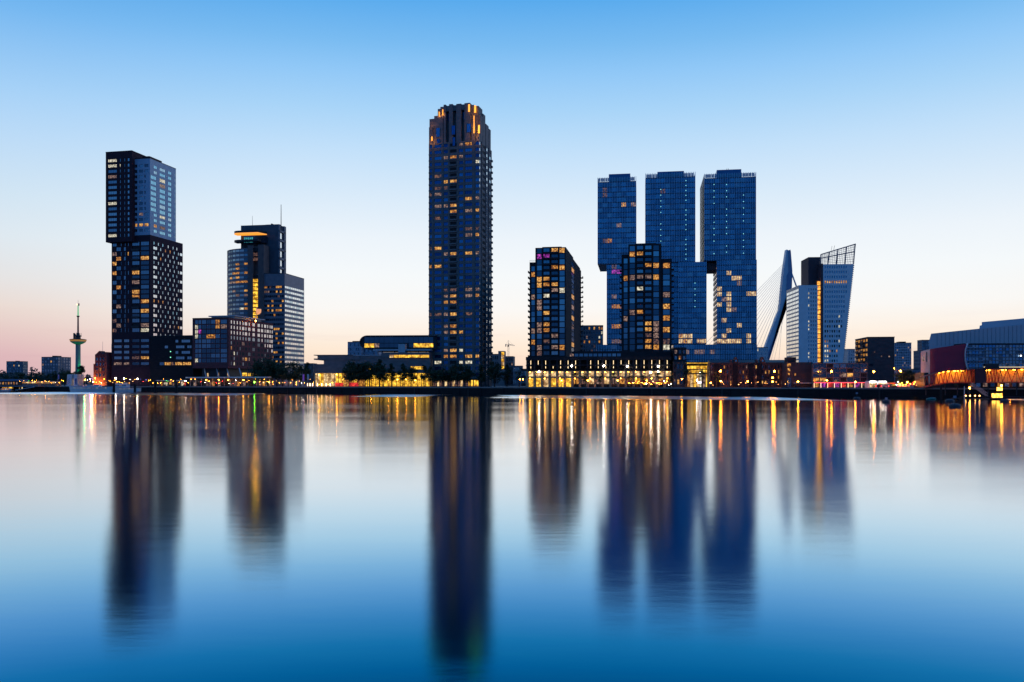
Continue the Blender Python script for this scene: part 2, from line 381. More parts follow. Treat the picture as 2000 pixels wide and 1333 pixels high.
# ------------------------------------------------------------------ generic far building
def far_building(px0, px1, pyt, D, name, label, cat='building', th=4, depth=14, m=None, rows=0, cols=0, ks=('ga',), mk=(), rnd=(), side=True, roof=None, group=None, pyb=None, r=0.25, seed=3, dwin=0.62, mull=1):
    S = Site(px0, D, th); root = thing(S, name, label, cat, group)
    w = S.u(px1); h = S.z(pyt); b = MB(); zb = 0 if pyb is None else S.z(pyb); W_ = Wins(S, root, mk, ks, seed, rnd)
    if rows:
        b.box(r, w-r, r, depth-r, zb, h-0.3); fh = (h-zb-1.0)/rows; cw = w/cols; RW = []
        for i in range(rows):
            za = zb+0.6+i*fh+fh*0.25; RW.append((za, za+fh*dwin, [(cw*j+cw*0.2, cw*(j+1)-cw*0.2, None, mull) for j in range(cols)]))
        facade(b, (0,0,FRONT), 0, w, zb, h, RW, r, W_)
        for F, d0 in (((w,0,RIGHT), r), ((0,depth,LEFT), r)):
            n = max(1, int((depth)/cw)); c2 = depth/n
            facade(b, F, 0 if F[2] == LEFT else r, depth-(r if F[2]==LEFT else 0), zb, h, [(a,e,[(c2*j+c2*0.28,c2*j+c2*0.72) for j in range(n)]) for a,e,_ in RW], r, W_ if (side and F[2]==RIGHT) else None)
        b.box(r, w-r, depth-r, depth, zb, h)
    else: b.box(0, w, 0, depth, zb, h)
    b.build('wall', m or M_conc, root); W_.flush()
    mb = MB(); mb.box(-0.1, w+0.1, -0.1, depth+0.1, h, h+0.5)
    for a, c, e in (roof or ()): mb.box(S.u(a), S.u(c), depth*0.3, depth*0.7, h+0.5, S.z(e))
    mb.build('roof', M_dark, root); return S, root

M_far = mat('far_concrete', (0.15,0.16,0.2), 0.85)
far_building(12.5, 45, 706.5, 1500, 'apartment_building', 'wide grey apartment slab far away above the trees, leftmost on the skyline', th=3, m=M_far, rows=8, cols=10, ks=('gc','ga'), mk=[(27,714.5,'wy'),(36,714.5,'ww')], roof=[(27,32,705)])
far_building(81, 113, 698, 1400, 'apartment_building', 'taller square grey flat block rising over the woods beside the observation tower', th=12, depth=30, m=M_far, rows=9, cols=6, ks=('gc','ga'), mk=[(100.5,709,'wy'),(84,712,'wp')], roof=[(94,102,695)])

# ------------------------------------------------------------------ observation tower (slender shaft, crow's nest, needle)
def observation_tower():
    S = Site(152.5, 1900, 0); k = 1900/FL; root = thing(S, 'observation_tower', 'slender observation tower with a crow\'s nest, mast and green floodlighting', 'tower')
    z = lambda py: S.z(py); mc = mat('tower_concrete', (0.28,0.28,0.27), 0.8)
    b = MB(); b.lathe([(5.4*k,0),(4.6*k,z(700)),(4.5*k,z(672))], n=20); b.build('shaft', mc, root)
    b = MB(); b.lathe([(4.5*k,z(673.5)),(9*k,z(671.5)),(13.5*k,z(668.5)),(14*k,z(667.5))], n=24); b.build('nest_floor', mc, root)
    b = MB(); b.lathe([(14*k,z(667.4)),(15.3*k,z(664.2))], n=24); b.build('nest_windows', mat('nest_glow', (0.1,0.1,0.1), 0.3, emit=(1.0,0.45,0.08), es=0.3, var=0.6, scale=0.2), root)
    b = MB(); b.lathe([(15.6*k,z(664.1)),(14.6*k,z(663.2)),(10*k,z(662.4))], n=24); b.build('nest_roof', M_dark, root)
    b = MB(); b.lathe([(5*k,z(662.4)),(4.6*k,z(658)),(6.5*k,z(657.5)),(6.3*k,z(656)),(3.4*k,z(655)),(2.8*k,z(651)),(1.8*k,z(650.6))], n=14)
    b.box(-8.6*k,-6.2*k,-2,2,z(662.5),z(651)); b.box(-6.2*k,-4.5*k,-1,1,z(656),z(653)); b.tube((5.8*k,0,z(657)),(5.8*k,0,z(651)),0.5); b.tube((-3*k,0,z(657)),(-3*k,0,z(650)),0.5)
    b.build('machine_deck', M_dark, root)
    b = MB(); b.lathe([(1.7*k,z(651)),(1.35*k,z(619))], n=10); b.build('needle', mat('needle_red', (0.3,0.08,0.08), 0.6), root)
    b = MB(); b.lathe([(1.4*k,z(620)),(2.9*k,z(618.5)),(2.9*k,z(617.3)),(1.4*k,z(617.2))], n=12); b.build('needle_ring', M_dark, root)
    b = MB(); b.lathe([(1.2*k,z(617.3)),(0.9*k,z(597))], n=8); b.build('needle_top', mat('needle_green', (0.1,0.4,0.2), 0.5, emit=(0.05,0.75,0.25), es=0.55), root)
    b = MB(); b.tube((0,0,z(597)),(0,0,z(586)),0.35,0.15); b.box(1*k,2.4*k,-1,1,z(597.5),z(593)); b.build('antenna', M_dark, root)
    b = MB(); b.ball((-1.8*k,-1,z(595.3)),1.2*k); b.build('beacon', mat('beacon_glow', (1,1,1), emit=(1.0,0.6,0.2), es=3), root)
    # the green floodlights stand on the shaft's right foot
    for dx, dz, e, col in ((9, 6, 3.5e4, (0.0,1.0,0.22)), (12, 30, 1.5e4, (0.0,1.0,0.3)),):
        ld = bpy.data.lights.new('green_floodlight', 'POINT'); ld.energy = e; ld.color = col; ld.shadow_soft_size = 0.6
        lo = bpy.data.objects.new('green_floodlight', ld); COL.objects.link(lo); lo.parent = root; lo.location = (dx*1.3, -4, dz)
observation_tower()

# ------------------------------------------------------------------ stacked apartment tower (dark brick below, shifted grey block above)
def stacked_tower():
    S = Site(293, 545, 12); root = thing(S, 'apartment_tower', 'stacked high-rise of dark brick whose grey upper block is shifted left, above the white ship', 'tower')
    r = 0.35; uL = S.u(218); vR = S.v(357); zt = S.z(459); zu = S.z(475.3, S.u(210)); u = S.u
    mk = marks('wy 510 15,wy 198 75,wy 308 22,wo 210 168,wy 380 165,wp 400 265,wy 372 358,wo 372 405,wy 465 455,wy 480 550,ww 485 748,wp 485 695,wp 175 507,wp 168 25,wo 237 318,wy 460 1022,wd 400 1022,wp 200 1080,wp 293 1080,wd 205 655,wp 175 698,wd 175 797,wo 632 33,wo 613 460,wo 657 463,wo 569 455,wp 782 718,wo 815 722,wd 657 750,wp 475 20', 5.125, 190, 500)
    mk += marks('wo 735 1170,wo 805 1185,wo 685 1255,wy 515 1245,wy 330 1248,wo 257 1250,wp 180 1250,wy 215 1303', 5.555, 190, 280)
    Wn = Wins(S, root, mk, ('ga','gc','ga','gb'), 5, rnd=((0.03,'wd'),))
    wl = MB(); wl.box(uL+r, -r, r, vR-r, 0, zt-0.2)
    top = S.z(478.2, u(225)); pitch = (S.z(478.2,u(225))-S.z(655.2,u(225)))/19; rows = []; uw = lambda a, b: (u(a)-uL, u(b)-uL)
    for k in range(19):
        zc = top-k*pitch; A = [uw(219,227.5)+(None,2), uw(235,237.2), uw(243,245), uw(249,251.2)] if k%2==0 else [uw(226.5,236)+(None,2), uw(241,245.5)]
        A += [uw(257.5,272)+(('dk' if k%4==1 else 'gc' if k%2 else 'ga'),4)]+[uw(274.5,290.5)+('gc' if k%3 else 'ga',6)]  # dark panes painted in for the shaded void of recessed balconies
        rows.append((zc-1.15, zc+(1.25), A))
    for py in (666.2,677.6,688.3,699.4,710.7):
        zc = S.z(py, u(225)); rows.append((zc-0.9, zc+0.9, [uw(222,237.3)+('wp' if py > 710 else 'gb',4), uw(241.5,252)+('wp' if py > 710 else 'gb',3), uw(257.5,272)+('gc',4), uw(274.5,290.5)+('ga',5)]))
    facade(wl, (uL,0,FRONT), 0, -uL, 0, zt, rows, r, Wn)
    rows = []; v = lambda p: S.v(p); v0 = v(301); zt2 = S.z(475.3,0,v0); p2 = (S.z(475.3,0,v0)-S.z(654,0,v0))/19
    W2 = Wins(S, root, mk, ('gs','gd','gd','gx','gb'), 8)
    for k in range(20):
        zc = zt2-k*p2
        if k%2==0: A = [(v(p)-0.52, v(p)+0.52) for p in (301,309.6,318.2,328.7,338.3,345.5)]
        else: A = [(v(299.6),v(307),'gs',2)]+[(v(p)-0.52, v(p)+0.52) for p in (314,323.3,332.4,340.5,348.6)]+[(v(351.5),v(356.6),'gs')]
        rows.append((zc-0.95, zc+0.95, A))
    wl.box(-r+.01, -0.10, r, vR-.01, 0, zt-.21); facade(wl, (0,0,RIGHT), r, vR, 0, zt, rows, 0.099, W2)
    b2 = [(zt2-k*p2*1.0-0.9, zt2-k*p2+0.9, [(vR-3.5, vR-0.8)]) for k in range(1,20,1)]
    facade(wl, (uL,vR,LEFT), 0, vR-r, 0, zt, b2, r, W2); wl.box(uL+r,-r,vR-r,vR,0,zt)
    wl.build('wall', [M_brick], root); 
    # balconies in the glazed strip
    for k in range(1,19,2):
        zc = top-k*pitch; b = MB(); b.box(u(257.5), u(272.6), -0.9, -0.02, zc-1.5, zc-1.2); b.box(u(257.5), u(272.6), -0.9, -0.82, zc-1.2, zc-0.4); b.build('balcony', M_dark, root)
    cl = MB(); cl.fbox((0,0,RIGHT), -0.02, v(299), 0.01, 0.06, S.z(655), zt-0.5); 
    # upper left volume
    va = -3.0; a0 = S.u(206.5,va); a1 = S.u(257.5,va); zT = S.z(298.5, a0, va); w3 = MB(); vd = 17
    w3.box(a0+r, a1-0.02, va+r, vd, zu, zT-0.1); rows = []; z1 = S.z(314, S.u(220,va), va); p3 = (z1-S.z(460.6, S.u(220,va), va))/14
    ux = lambda a, b: (S.u(a,va)-a0, S.u(b,va)-a0)
    W3 = Wins(S, root, marks('wp 190 370,ww 135 200,ww 150 253,ww 135 658,ww 160 1005,wp 400 1,ww 247 250', 5.555, 190, 280), ('gb','ga','gb'), 9)
    for k in range(15):
        zc = z1-k*p3; rows.append((zc-0.95, zc+0.95, [ux(210.8,227.8)+(None,5), ux(233.4,235.5), ux(242,244), ux(248.5,252.6)]))
    facade(w3, (a0,va,FRONT), 0, a1-a0, zu, zT, rows, r, W3)
    w3.box(a0, a0+r, va+r, vd, zu, zT); w3.build('upper_block_wall', M_brick, root)
    # upper right volume in grey cladding
    c0 = a1+0.02; zR = S.z(309.7); vE = S.v(343.6); w4 = MB(); w4.box(c0+0.0, -r, r, vE, zt+0.02, zR-0.1)
    z1 = S.z(324.1, S.u(280)); p4 = (z1-S.z(450, S.u(280)))/12; rows = []; ux = lambda a, b: (S.u(a)-c0, S.u(b)-c0)
    W4 = Wins(S, root, marks('wp 475 768,wy 425 882,wy 475 885,wo 535 882,wy 575 882,wo 632 890,wp 705 465,ww 720 415,wd 690 905,ww 720 805', 5.555, 190, 280), ('gc','ga'), 4, light=True)
    for k in range(13):
        zc = z1-k*p4; rows.append((zc-0.95, zc+0.95, [ux(262.5,268)+('dk' if k != 11 else 'wy',), ux(271.5,279.3)+(None,3)]+([ux(282,285)] if 2<=k<=8 else [ux(282,290)+(None,4)])))
    facade(w4, (c0,0,FRONT), 0, -c0, zt+0.02, zR, rows, r, W4)
    W5 = Wins(S, root, marks('wo 632 890,wp 705 465,ww 720 415,wd 690 905,ww 720 805', 5.555, 190, 280), ('gx','gx','gd'), 4)
    q = lambda p: S.v(p); zq = S.z(327.2,0,q(303)); rows = []
    for k in range(13):
        zc = zq-k*p4; A = [(q(312),q(322.5),None,4),(q(328.5),q(334.8),None,2),(q(341.6),vE-0.5)]
        if not 2<=k<=8: A = [(q(300.5),q(306.5),None,2)]+A
        elif True: A = [(q(294.5),q(305),'gx',4)]+A
        rows.append((zc-(1.35 if 2<=k<=8 else 0.95)+0.0, zc+0.95, A))
    w4.box(-r+.01, -0.10, r, vE-.01, zt+.02, zR-.11); facade(w4, (0,0,RIGHT), r, vE, zt+0.02, zR, rows, 0.099, W5); w4.box(c0,-r,vE,vE+0.3,zt+0.02,zR)
    w4.build('upper_block_cladding', M_cladb, root)
    b = MB(); b.box(S.u(272), S.u(289)-1, 3, 16, zR, S.z(302.5)); b.build('roof_house', M_brick, root)
    b = MB(); b.box(a0-0.1, a1+0.1, va-0.1, vd+0.1, zT, zT+0.4); b.box(a1+0.12, 0.1, -0.1, vE+0.1, zR, zR+0.3); b.build('roof', M_dark, root)
    for w in (Wn, W2, W3, W4, W5): w.flush(200)
stacked_tower()

def low_annex():
    S = Site(293.4, 542, 12); S2 = S; root = thing(S, 'low_block', 'low black-brick block with rows of windows between the stacked tower and the red brick block', 'building')
    r = 0.3; w = S.u(377); h = S.z(657, 8); b = MB(); b.box(r, w-r, r, 24, 0, h-0.1); rows = []; q = lambda a, c: (S.u(a), S.u(c))
    for py, A in ((666.6,[(342,348),(354,371)]),(677.7,[(321,328),(343,360),(365,374)]),(688.5,[(342,348),(354,371)]),(699.3,[(343,360),(365,374)]),(710.2,[(311,320),(321,333),(334,341),(342,356),(357,373)])):
        zc = S.z(py, 18); rows.append((zc-(0.95 if py < 709 else 1.1), zc+0.8, [q(*a)+(('gb' if py<709 else 'wy') if a != (311,320) else 'ga', max(1,int((a[1]-a[0])/4))) for a in A]))
    Wn = Wins(S, root, [(337.5,711,'wd')], seed=2); facade(b, (0,0,FRONT), 0, w, 0, h, rows, r, Wn); b.box(w-r, w, r, 24, 0, h); b.build('wall', M_brickb, root)
    MB().box(-0.0, w+0.1, -0.1, 24, h, h+0.35).build('roof', M_dark, root); Wn.flush()
    for py in (687.5, 698.7): MB().ball((S.u(333.5), -0.25, S.z(py)), 0.3).build('signal_light', M_pt, root)
low_annex()

# ------------------------------------------------------------------ red brick residential block on slanting struts
def brick_block():
    S = Site(446.5, 520, 13); root = thing(S, 'residential_block', 'maroon brick residential block with a blue glazed end, raised on slanting struts', 'building')
    r = 0.3; u0 = S.u(376); vR = S.v(533); zb = S.z(719.5); zt = S.z(621.5); b = MB(); b.box(u0+r, -r, r, vR-0.02, zb, zt-0.1)
    Wn = Wins(S, root, marks('wy 460 290,wp 560 300,wo 360 440,wo 405 425,mg 210 375,ww 182 295,ww 170 372,ww 165 455,wo 470 215,ww 180 800', 7.404, 360, 600), ('ga','gc','gc'), 11)
    q = lambda a, c: (S.u(a)-u0, S.u(c)-u0); zA = S.z(629, u0/2); p = (zA-S.z(704.5, u0/2))/8; rows = []
    for k in range(9):
        zc = zA-k*p; rows.append((zc-1.2, zc+1.2, [q(380.5,386.4)+('ga',3), q(386.8,392.8)+('ga',2)]+[q(393.8+i*8.9,402.3+i*8.9)+(None,2) for i in range(4)]+[q(430.5,442.8)+(('ga' if k<2 or k>5 else 'gc'),4)]))
    facade(b, (u0,0,FRONT), 0, -u0, zb, zt, rows, r, Wn)
    W2 = Wins(S, root, marks('wp 945 740,wo 880 740,wo 695 595,ww 722 670,ww 723 798,wp 830 740', 7.404, 360, 600), ('gc','gc','ga'), 12, rnd=((0.04,'wd'),))
    v = S.v; zs = S.z(629.3, 0, v(452)); p = (zs-S.z(708, 0, v(452)))/7.75; rows = []
    cols = [452,457.6,463.6,469.3,475,480.5,487,495.5,505.5,512,518,523,527.7,531.8]
    for k in range(9):
        zc = zs-k*p; A = []
        for i, c in enumerate(cols):
            wd = 1.6 if (i*7+k*3)%5 in (0,1) and i > 3 else 0.75 if not (i in (7,8) and k < 8) else 1.7
            bright = k < 3 or (k == 3 and i in (9,12,13)) or (k==4 and i > 9) or (k==5 and i==13)  # lower panes get a dark colour imitating neighbouring buildings mirrored in them
            A.append((v(c)-wd*0.9, v(c)+wd*0.9, 'gs' if bright else ('gb' if k == 3 else 'dk' if (i+k)%4 else None), 2 if wd > 1 else 1))
        rows.append((zc-1.05, zc+1.05, A))
    b.box(-r+.01, -0.08, r, vR-.03, zb+.01, zt-.11); facade(b, (0,0,RIGHT), r, vR, zb, zt, rows, 0.079, W2); b.box(u0, u0+r, r, vR, zb, zt)
    b.build('wall', M_brickr, root); Wn.flush(); W2.flush()
    b = MB(); b.box(u0-0.05, 0.06, -0.06, vR+0.06, zt, zt+0.35); b.build('roof', M_brick, root)
    b = MB(); ua = S.u(413,8); b.box(ua, -1.0, 8, vR*0.75, zt+0.35, zt+1.6); b.box(ua-1.5, 0.3, 7, vR*0.8, zt+1.6, zt+2.2); b.build('roof_terrace', M_clad, root)
    b = MB(); b.box(u0+4, -3, 4, vR*0.5, 0, zb); b.build('ground_floor', M_dark, root)
    for x0, x1 in ((399,406),(423,431),(443,453),(467,477)):
        b = MB(); b.tube((S.u(x0,2), 2, zb), (S.u(x1,-1), -1, 0), 0.35); b.build('strut', M_clad, root)
    for i, (x, y0, y1) in enumerate(((397.5,729,736),(418,728.5,735),(437.5,728.5,738),(467,728.5,735),(478,729,735))):
        b = MB(); b.fbox((S.u(x), 3.85, 0), 0, 0.9 if i < 3 else 3.0*(i-2), 0, 0.08, S.z(y1), S.z(y0)); b.build('lit_window', MATS['gl'] if i > 2 else MATS['gp'], root)
brick_block()
# ------------------------------------------------------------------ floodlit water-tank sculpture with mast on the roof terrace
def tank():
    S = Site(505, 545, 0, Zz(621.5,545)); root = thing(S, 'roof_tank', 'round orange-lit tank on a lattice stand on the roof terrace of the brick block', 'water tank')
    k = 545/FL
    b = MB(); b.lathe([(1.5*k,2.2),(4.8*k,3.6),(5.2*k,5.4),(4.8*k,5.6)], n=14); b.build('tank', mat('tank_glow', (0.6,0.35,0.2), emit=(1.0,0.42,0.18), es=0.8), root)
    b = MB(); b.lathe([(5.2*k,5.6),(2*k,6.3),(0.1,6.8)], n=14); b.build('lid', M_dark, root)
    for a in range(4):
        x, y = 1.1*cos(a*pi/2+.7), 1.1*sin(a*pi/2+.7); MB().tube((x*1.3,y*1.3,-0.3),(x,y,2.6),0.1).build('leg', M_dark, root)
def Zz(py, D): return CAMZ+(H0-py)/FL*D
tank()
def roof_mast():
    S = Site(499.5, 543, 0, Zz(628,543)); root = thing(S, 'roof_mast', 'thin pink-lit mast standing beside the round roof tank', 'mast')
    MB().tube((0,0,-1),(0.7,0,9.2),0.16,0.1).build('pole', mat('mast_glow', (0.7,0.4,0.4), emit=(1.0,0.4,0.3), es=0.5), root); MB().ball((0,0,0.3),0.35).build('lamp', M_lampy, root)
roof_mast()

# ------------------------------------------------------------------ office tower with round flank, slab and deck
def office_tower():
    S = Site(556, 640, 10); root = thing(S, 'office_tower', 'banded office tower with a rounded left flank, dark slab and orange-lit flying roof', 'tower')
    r = 0.35; u = S.u; v = S.v; z0 = 0
    band = mat('office_band', (0.20,0.20,0.24), 0.6); bandl = mat('office_band_side', (0.20,0.21,0.27), 0.5)
    mk = marks('wo 600 730,wo 700 728,wo 605 780,wo 575 830,wo 625 830,wy 530 888,wy 625 885,wo 680 830,wy 685 1042,wy 720 1042,wp 600 1098,wp 680 1098,wo 690 1205,wo 700 1250,ww 628 1250,wp 580 1045,wp 520 938,wp 545 938,wp 575 938,wo 600 938,wo 625 938,wo 650 938,wo 680 938,wo 700 938,wy 880 990,wy 915 988,wy 940 985,wy 1050 985,wy 1075 985,wy 1100 985,wp 875 1040,wp 900 1040,wp 930 1040,wp 955 1040,wy 1045 1040,wy 1100 1040,wy 1105 1145,wy 1005 1145,wy 885 1198,wo 945 1198,wy 1100 1198,wo 1010 1198,wy 1008 1250,wo 1060 1250,wo 1100 1250,wo 950 1250,wd 985 990,wd 1075 1095,wd 890 1145', 5.796, 360, 390)
    mk += marks('wy 1285 45,wo 1350 42,wo 1410 42,wy 1135 115,ww 1140 172,wo 1295 105,wy 1310 315,wy 1340 315,wy 1370 312,wy 1425 378,wo 1350 440,wy 1300 650,wo 1330 650,wo 1280 715,wo 1410 715,wy 1330 775,wy 1390 775,wy 1295 855,wo 1400 790,wo 1340 375,wo 1380 510,wo 1425 510', 7.404, 360, 600)
    # right front block
    uL = u(501); vR = v(594); zt = S.z(534.5); wl = MB(); wl.box(uL+r, -r, r, vR-r, z0, zt-0.1)
    pit = (S.z(561, -8)-S.z(716, -8))/17.0; zA = S.z(561, -8); W1 = Wins(S, root, mk, ('ga','gc','ga'), 21); rows = []
    n = 13; cw = (-uL-1.0)/n
    for k in range(18):
        zc = zA-k*pit
        if zc < 3: break
        rows.append((zc-0.85, zc+0.85, [(0.3+cw*i, 0.3+cw*(i+1)-0.03, None) for i in range(n)]))
    facade(wl, (uL,0,FRONT), 0, -uL, z0, zt, rows, r, W1); wl.build('wall', band, root)
    w2 = MB(); W2 = Wins(S, root, (), ('gs','gs','gd'), 22, light=True); n = 10; cw = (vR-1)/n
    w2.box(-r+.01, -0.1, r, vR-.01, z0, zt-.2); facade(w2, (0,0,RIGHT), r, vR, z0, zt, [(a, b_, [(0.5+cw*i, 0.5+cw*(i+1)-0.02, None) for i in range(n)]) for a,b_,_ in rows], 0.099, W2)
    w2.build('side_wall', bandl, root)
    MB().box(uL-0.05, 0.05, -0.05, vR+0.05, zt, zt+0.4).build('roof', M_dark, root)
    # rounded flank: arc facets
    c = (u(486)+0.0, 17.0); ru = u(486)-u(441, 12); rv = 17.0; ztc = S.z(485.5, u(465)); pts = []
    nseg = 11
    for i in range(nseg+1):
        a = pi/2*1.15*i/nseg; pts.append((c[0]-ru*sin(a), c[1]-rv*cos(a)))
    pts = pts[::-1]; core = MB(); inner = [(c[0]-(ru-r)*sin(pi/2*1.15*(nseg-i)/nseg), c[1]-(rv-r)*cos(pi/2*1.15*(nseg-i)/nseg)) for i in range(nseg+1)]
    core.prism(inner+[(c[0], c[1]+8)], z0, ztc-0.2); core.build('core', M_dark, root)
    W3 = Wins(S, root, mk, ('ga','gc','ga'), 23); bands = MB(); pc = (S.z(515.9,u(465))-S.z(612.0,u(465)))/11.0; zc0 = S.z(515.9, u(465))+3*pc
    for i in range(nseg):
        p, q = pts[i], pts[i+1]; ang = atan2(q[1]-p[1], q[0]-p[0]); ln = sqrt((q[0]-p[0])**2+(q[1]-p[1])**2); F = (p[0], p[1], ang); rws = []
        for k in range(24):
            zc = zc0-k*pc
            if zc < 4: break
            rws.append((zc-0.8, zc+0.85, [(0.02, ln-0.02, None, 1)]))
        facade(bands, F, 0, ln, z0, ztc, rws, r*0.8, W3)
    bands.build('curved_wall', band, root)
    # lift shaft with lit landings
    sh = MB(); s0 = u(486); s1 = u(503.5,-2); ztS = S.z(480, s0, -2); sh.box(s0, u(493.5,-2), -2, 6, z0, ztS); sh.box(u(503.6,-1), u(515,-1), -1, 8, z0, ztS+0.5); sh.box(u(493.5,-2), u(503.6,-2), 2, 8, z0, ztS); sh.build('lift_shaft', mat('shaft_brown', (0.16,0.12,0.12), 0.8), root)
    for k in range(17):
        py = 517.4+k*8.0
        if k < 3: py = 507.5-k*9.3
        zc = S.z(py, s0); b = MB(); b.fbox((u(494,-1.2),-1.2,0), 0, u(503,-1.2)-u(494,-1.2), -0.5, 0, zc-1.1, zc+1.2); b.build('landing_window', MATS['dk'] if k in (2,) or 537 < py < 548 else (MATS['wd'] if k < 3 else MATS['gl']), root)
    # slab
    sv = 9; a0 = u(470.5, sv); a1 = u(543.3, sv); zS = S.z(438.6, a1, sv); b = MB(); d2 = v(556, a1)
    b.box(a0, a1, sv, d2, z0, zS); b.build('slab', mat('slab_cladding', (0.085,0.10,0.13), 0.6), root)
    b = MB()
    vE = d2; 
    for k in range(5):
        zz = S.z(455+k*17.8, a1, sv+4); b.fbox((a1,sv,RIGHT), 0.0, vE-sv, 0.0, 1.2, zz, zz+1.4)
    b.fbox((a1,sv,RIGHT), vE-sv-3.2, vE-sv, 0.0, 1.2, 40, zS); b.fbox((a1,sv,RIGHT), 0.0, 1.2, 0.0, 1.2, 40, zS); b.build('side_frame', band, root)
    for k in range(5):
        zz = S.z(454+k*17.8, a1, sv+4); b = MB(); b.fbox((a1,sv,RIGHT), 1.4, (vE-sv)*0.5, 0.02, 0.1, zz-5, zz-0.3); b.build('tall_window', MATS['gs'], root)
    def plate(u0, u1, v0, z_, t):
        b = MB(); n = 8; P = [(u1, v0+9), (u1-1, v0), (u0+6, v0)]; P = [(u0+5+6*sin(a)*-1+0.0, v0+5-5*cos(a)) for a in [pi/2*i/n for i in range(n+1)][::-1]]+[(u1-2, v0), (u1+1, v0+9), (u0-1, v0+9)]
        b.prism(P[:], z_, z_+t); return b
    pv = 0.0
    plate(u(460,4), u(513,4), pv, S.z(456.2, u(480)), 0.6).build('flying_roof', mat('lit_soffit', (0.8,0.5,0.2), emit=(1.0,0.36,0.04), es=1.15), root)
    plate(u(460,4), u(513,4), pv, S.z(456.2, u(480))+0.65, 1.6).build('roof_plate', M_dark, root)
    plate(u(460,4), u(513,4), pv, S.z(471.8, u(480)), 1.4).build('deck', M_dark, root)
    b = MB(); b.box(u(471), u(512), 4, 9, S.z(471.5), S.z(457)); b.build('deck_room', MATS['gc'], root)
    for i in range(5): MB().fbox((u(472+i*3.6),3.9,0), 0, 1.1, 0, 0.05, S.z(470), S.z(460)).build('deck_window_sky_glow', MATS['cy'], root)  # panes glow cyan in place of the sky showing through the deck glazing
    b = MB(); b.box(u(476,6), u(501,6), 6, 9, ztc-1, S.z(472)); b.build('neck', M_dark, root)
    b = MB(); b.tube((u(549,12),12,zS-6),(u(549,12),12,S.z(400,u(549,12),12)),0.35,0.2); b.build('antenna', M_dark, root)
    b = MB(); b.tube((u(493,12),12,zS),(u(493,12),12,S.z(422,u(493,12),12)),0.15,0.08); b.build('antenna', M_dark, root)
    b = MB(); b.box(u(516,10), u(545,12), 12, 16, zS, zS+0.7); b.box(u(527,10), u(531,12), 12, 15, zS, zS+1.4); b.build('roof_house', M_dark, root)
    for w in (W1, W2, W3): w.flush(200)
office_tower()

# ------------------------------------------------------------------ historic hotel (turrets and gables, lit from below)
def old_hotel():
    S = Site(185.5, 575, 8); root = thing(S, 'old_hotel', 'old brick hotel with gables and green-domed turret, floodlit orange, left of the stacked tower', 'hotel')
    u = S.u; r = 0.3; zt = S.z(692.5); w = u(219); b = MB(); b.box(r, w-r, r, 18, 0, zt-0.1); rows = []
    for py in (702,712,722,733): zc = S.z(py); rows.append((zc-1, zc+1, [(0.8+i*2.35, 2.0+i*2.35) for i in range(4)]))
    Wn = Wins(S, root, (), ('ga','gc'), 3, rnd=((0.2,'wo'),), light=True); facade(b, (0,0,FRONT), 0, w, 0, zt, rows, r, Wn)
    b.slab([(0.5,zt),(5.5,zt),(3,S.z(685.8))], 0, 6); b.slab([(6,zt),(9.5,zt),(7.8,S.z(688))], 0, 6); b.slab([(-1.8,0),(0.0,0),(0.0,S.z(711)),(-1.8,S.z(711))], 1, 12)
    b.build('wall', M_brickr, root); Wn.flush()
    b = MB(); b.lathe([(1.7,0),(1.7,S.z(690)),(2.0,S.z(689.5))], (u(215),-1.7), 10); b.build('turret', M_brickr, root)
    b = MB(); b.lathe([(2.3,S.z(681)),(2.2,S.z(672)),(1.3,S.z(664)),(0.1,S.z(656))], (u(219.5),3), 12); b.build('dome', mat('copper_green', (0.10,0.18,0.18), 0.6), root)
    MB().lathe([(2.2,0),(2.2,S.z(681))], (u(219.5),3), 12).build('tower_wall', M_brickr, root)
    MB().tube((1.6,6,zt-1),(1.6,6,S.z(667)),0.12,0.06).build('flagpole', M_clad, root)
    for x, y, z_, e in ((3.5,-2.2,1.2,3600),(9.8,-2.2,1.2,5200),(10.5,-2.0,13,2600),(-1.2,-1.5,4,2200)):
        ld = bpy.data.lights.new('floodlight', 'POINT'); ld.energy = e; ld.color = (1.0,0.42,0.06); ld.shadow_soft_size = 0.4
        lo = bpy.data.objects.new('floodlight', ld); COL.objects.link(lo); lo.parent = root; lo.location = (x,y,z_)
old_hotel()

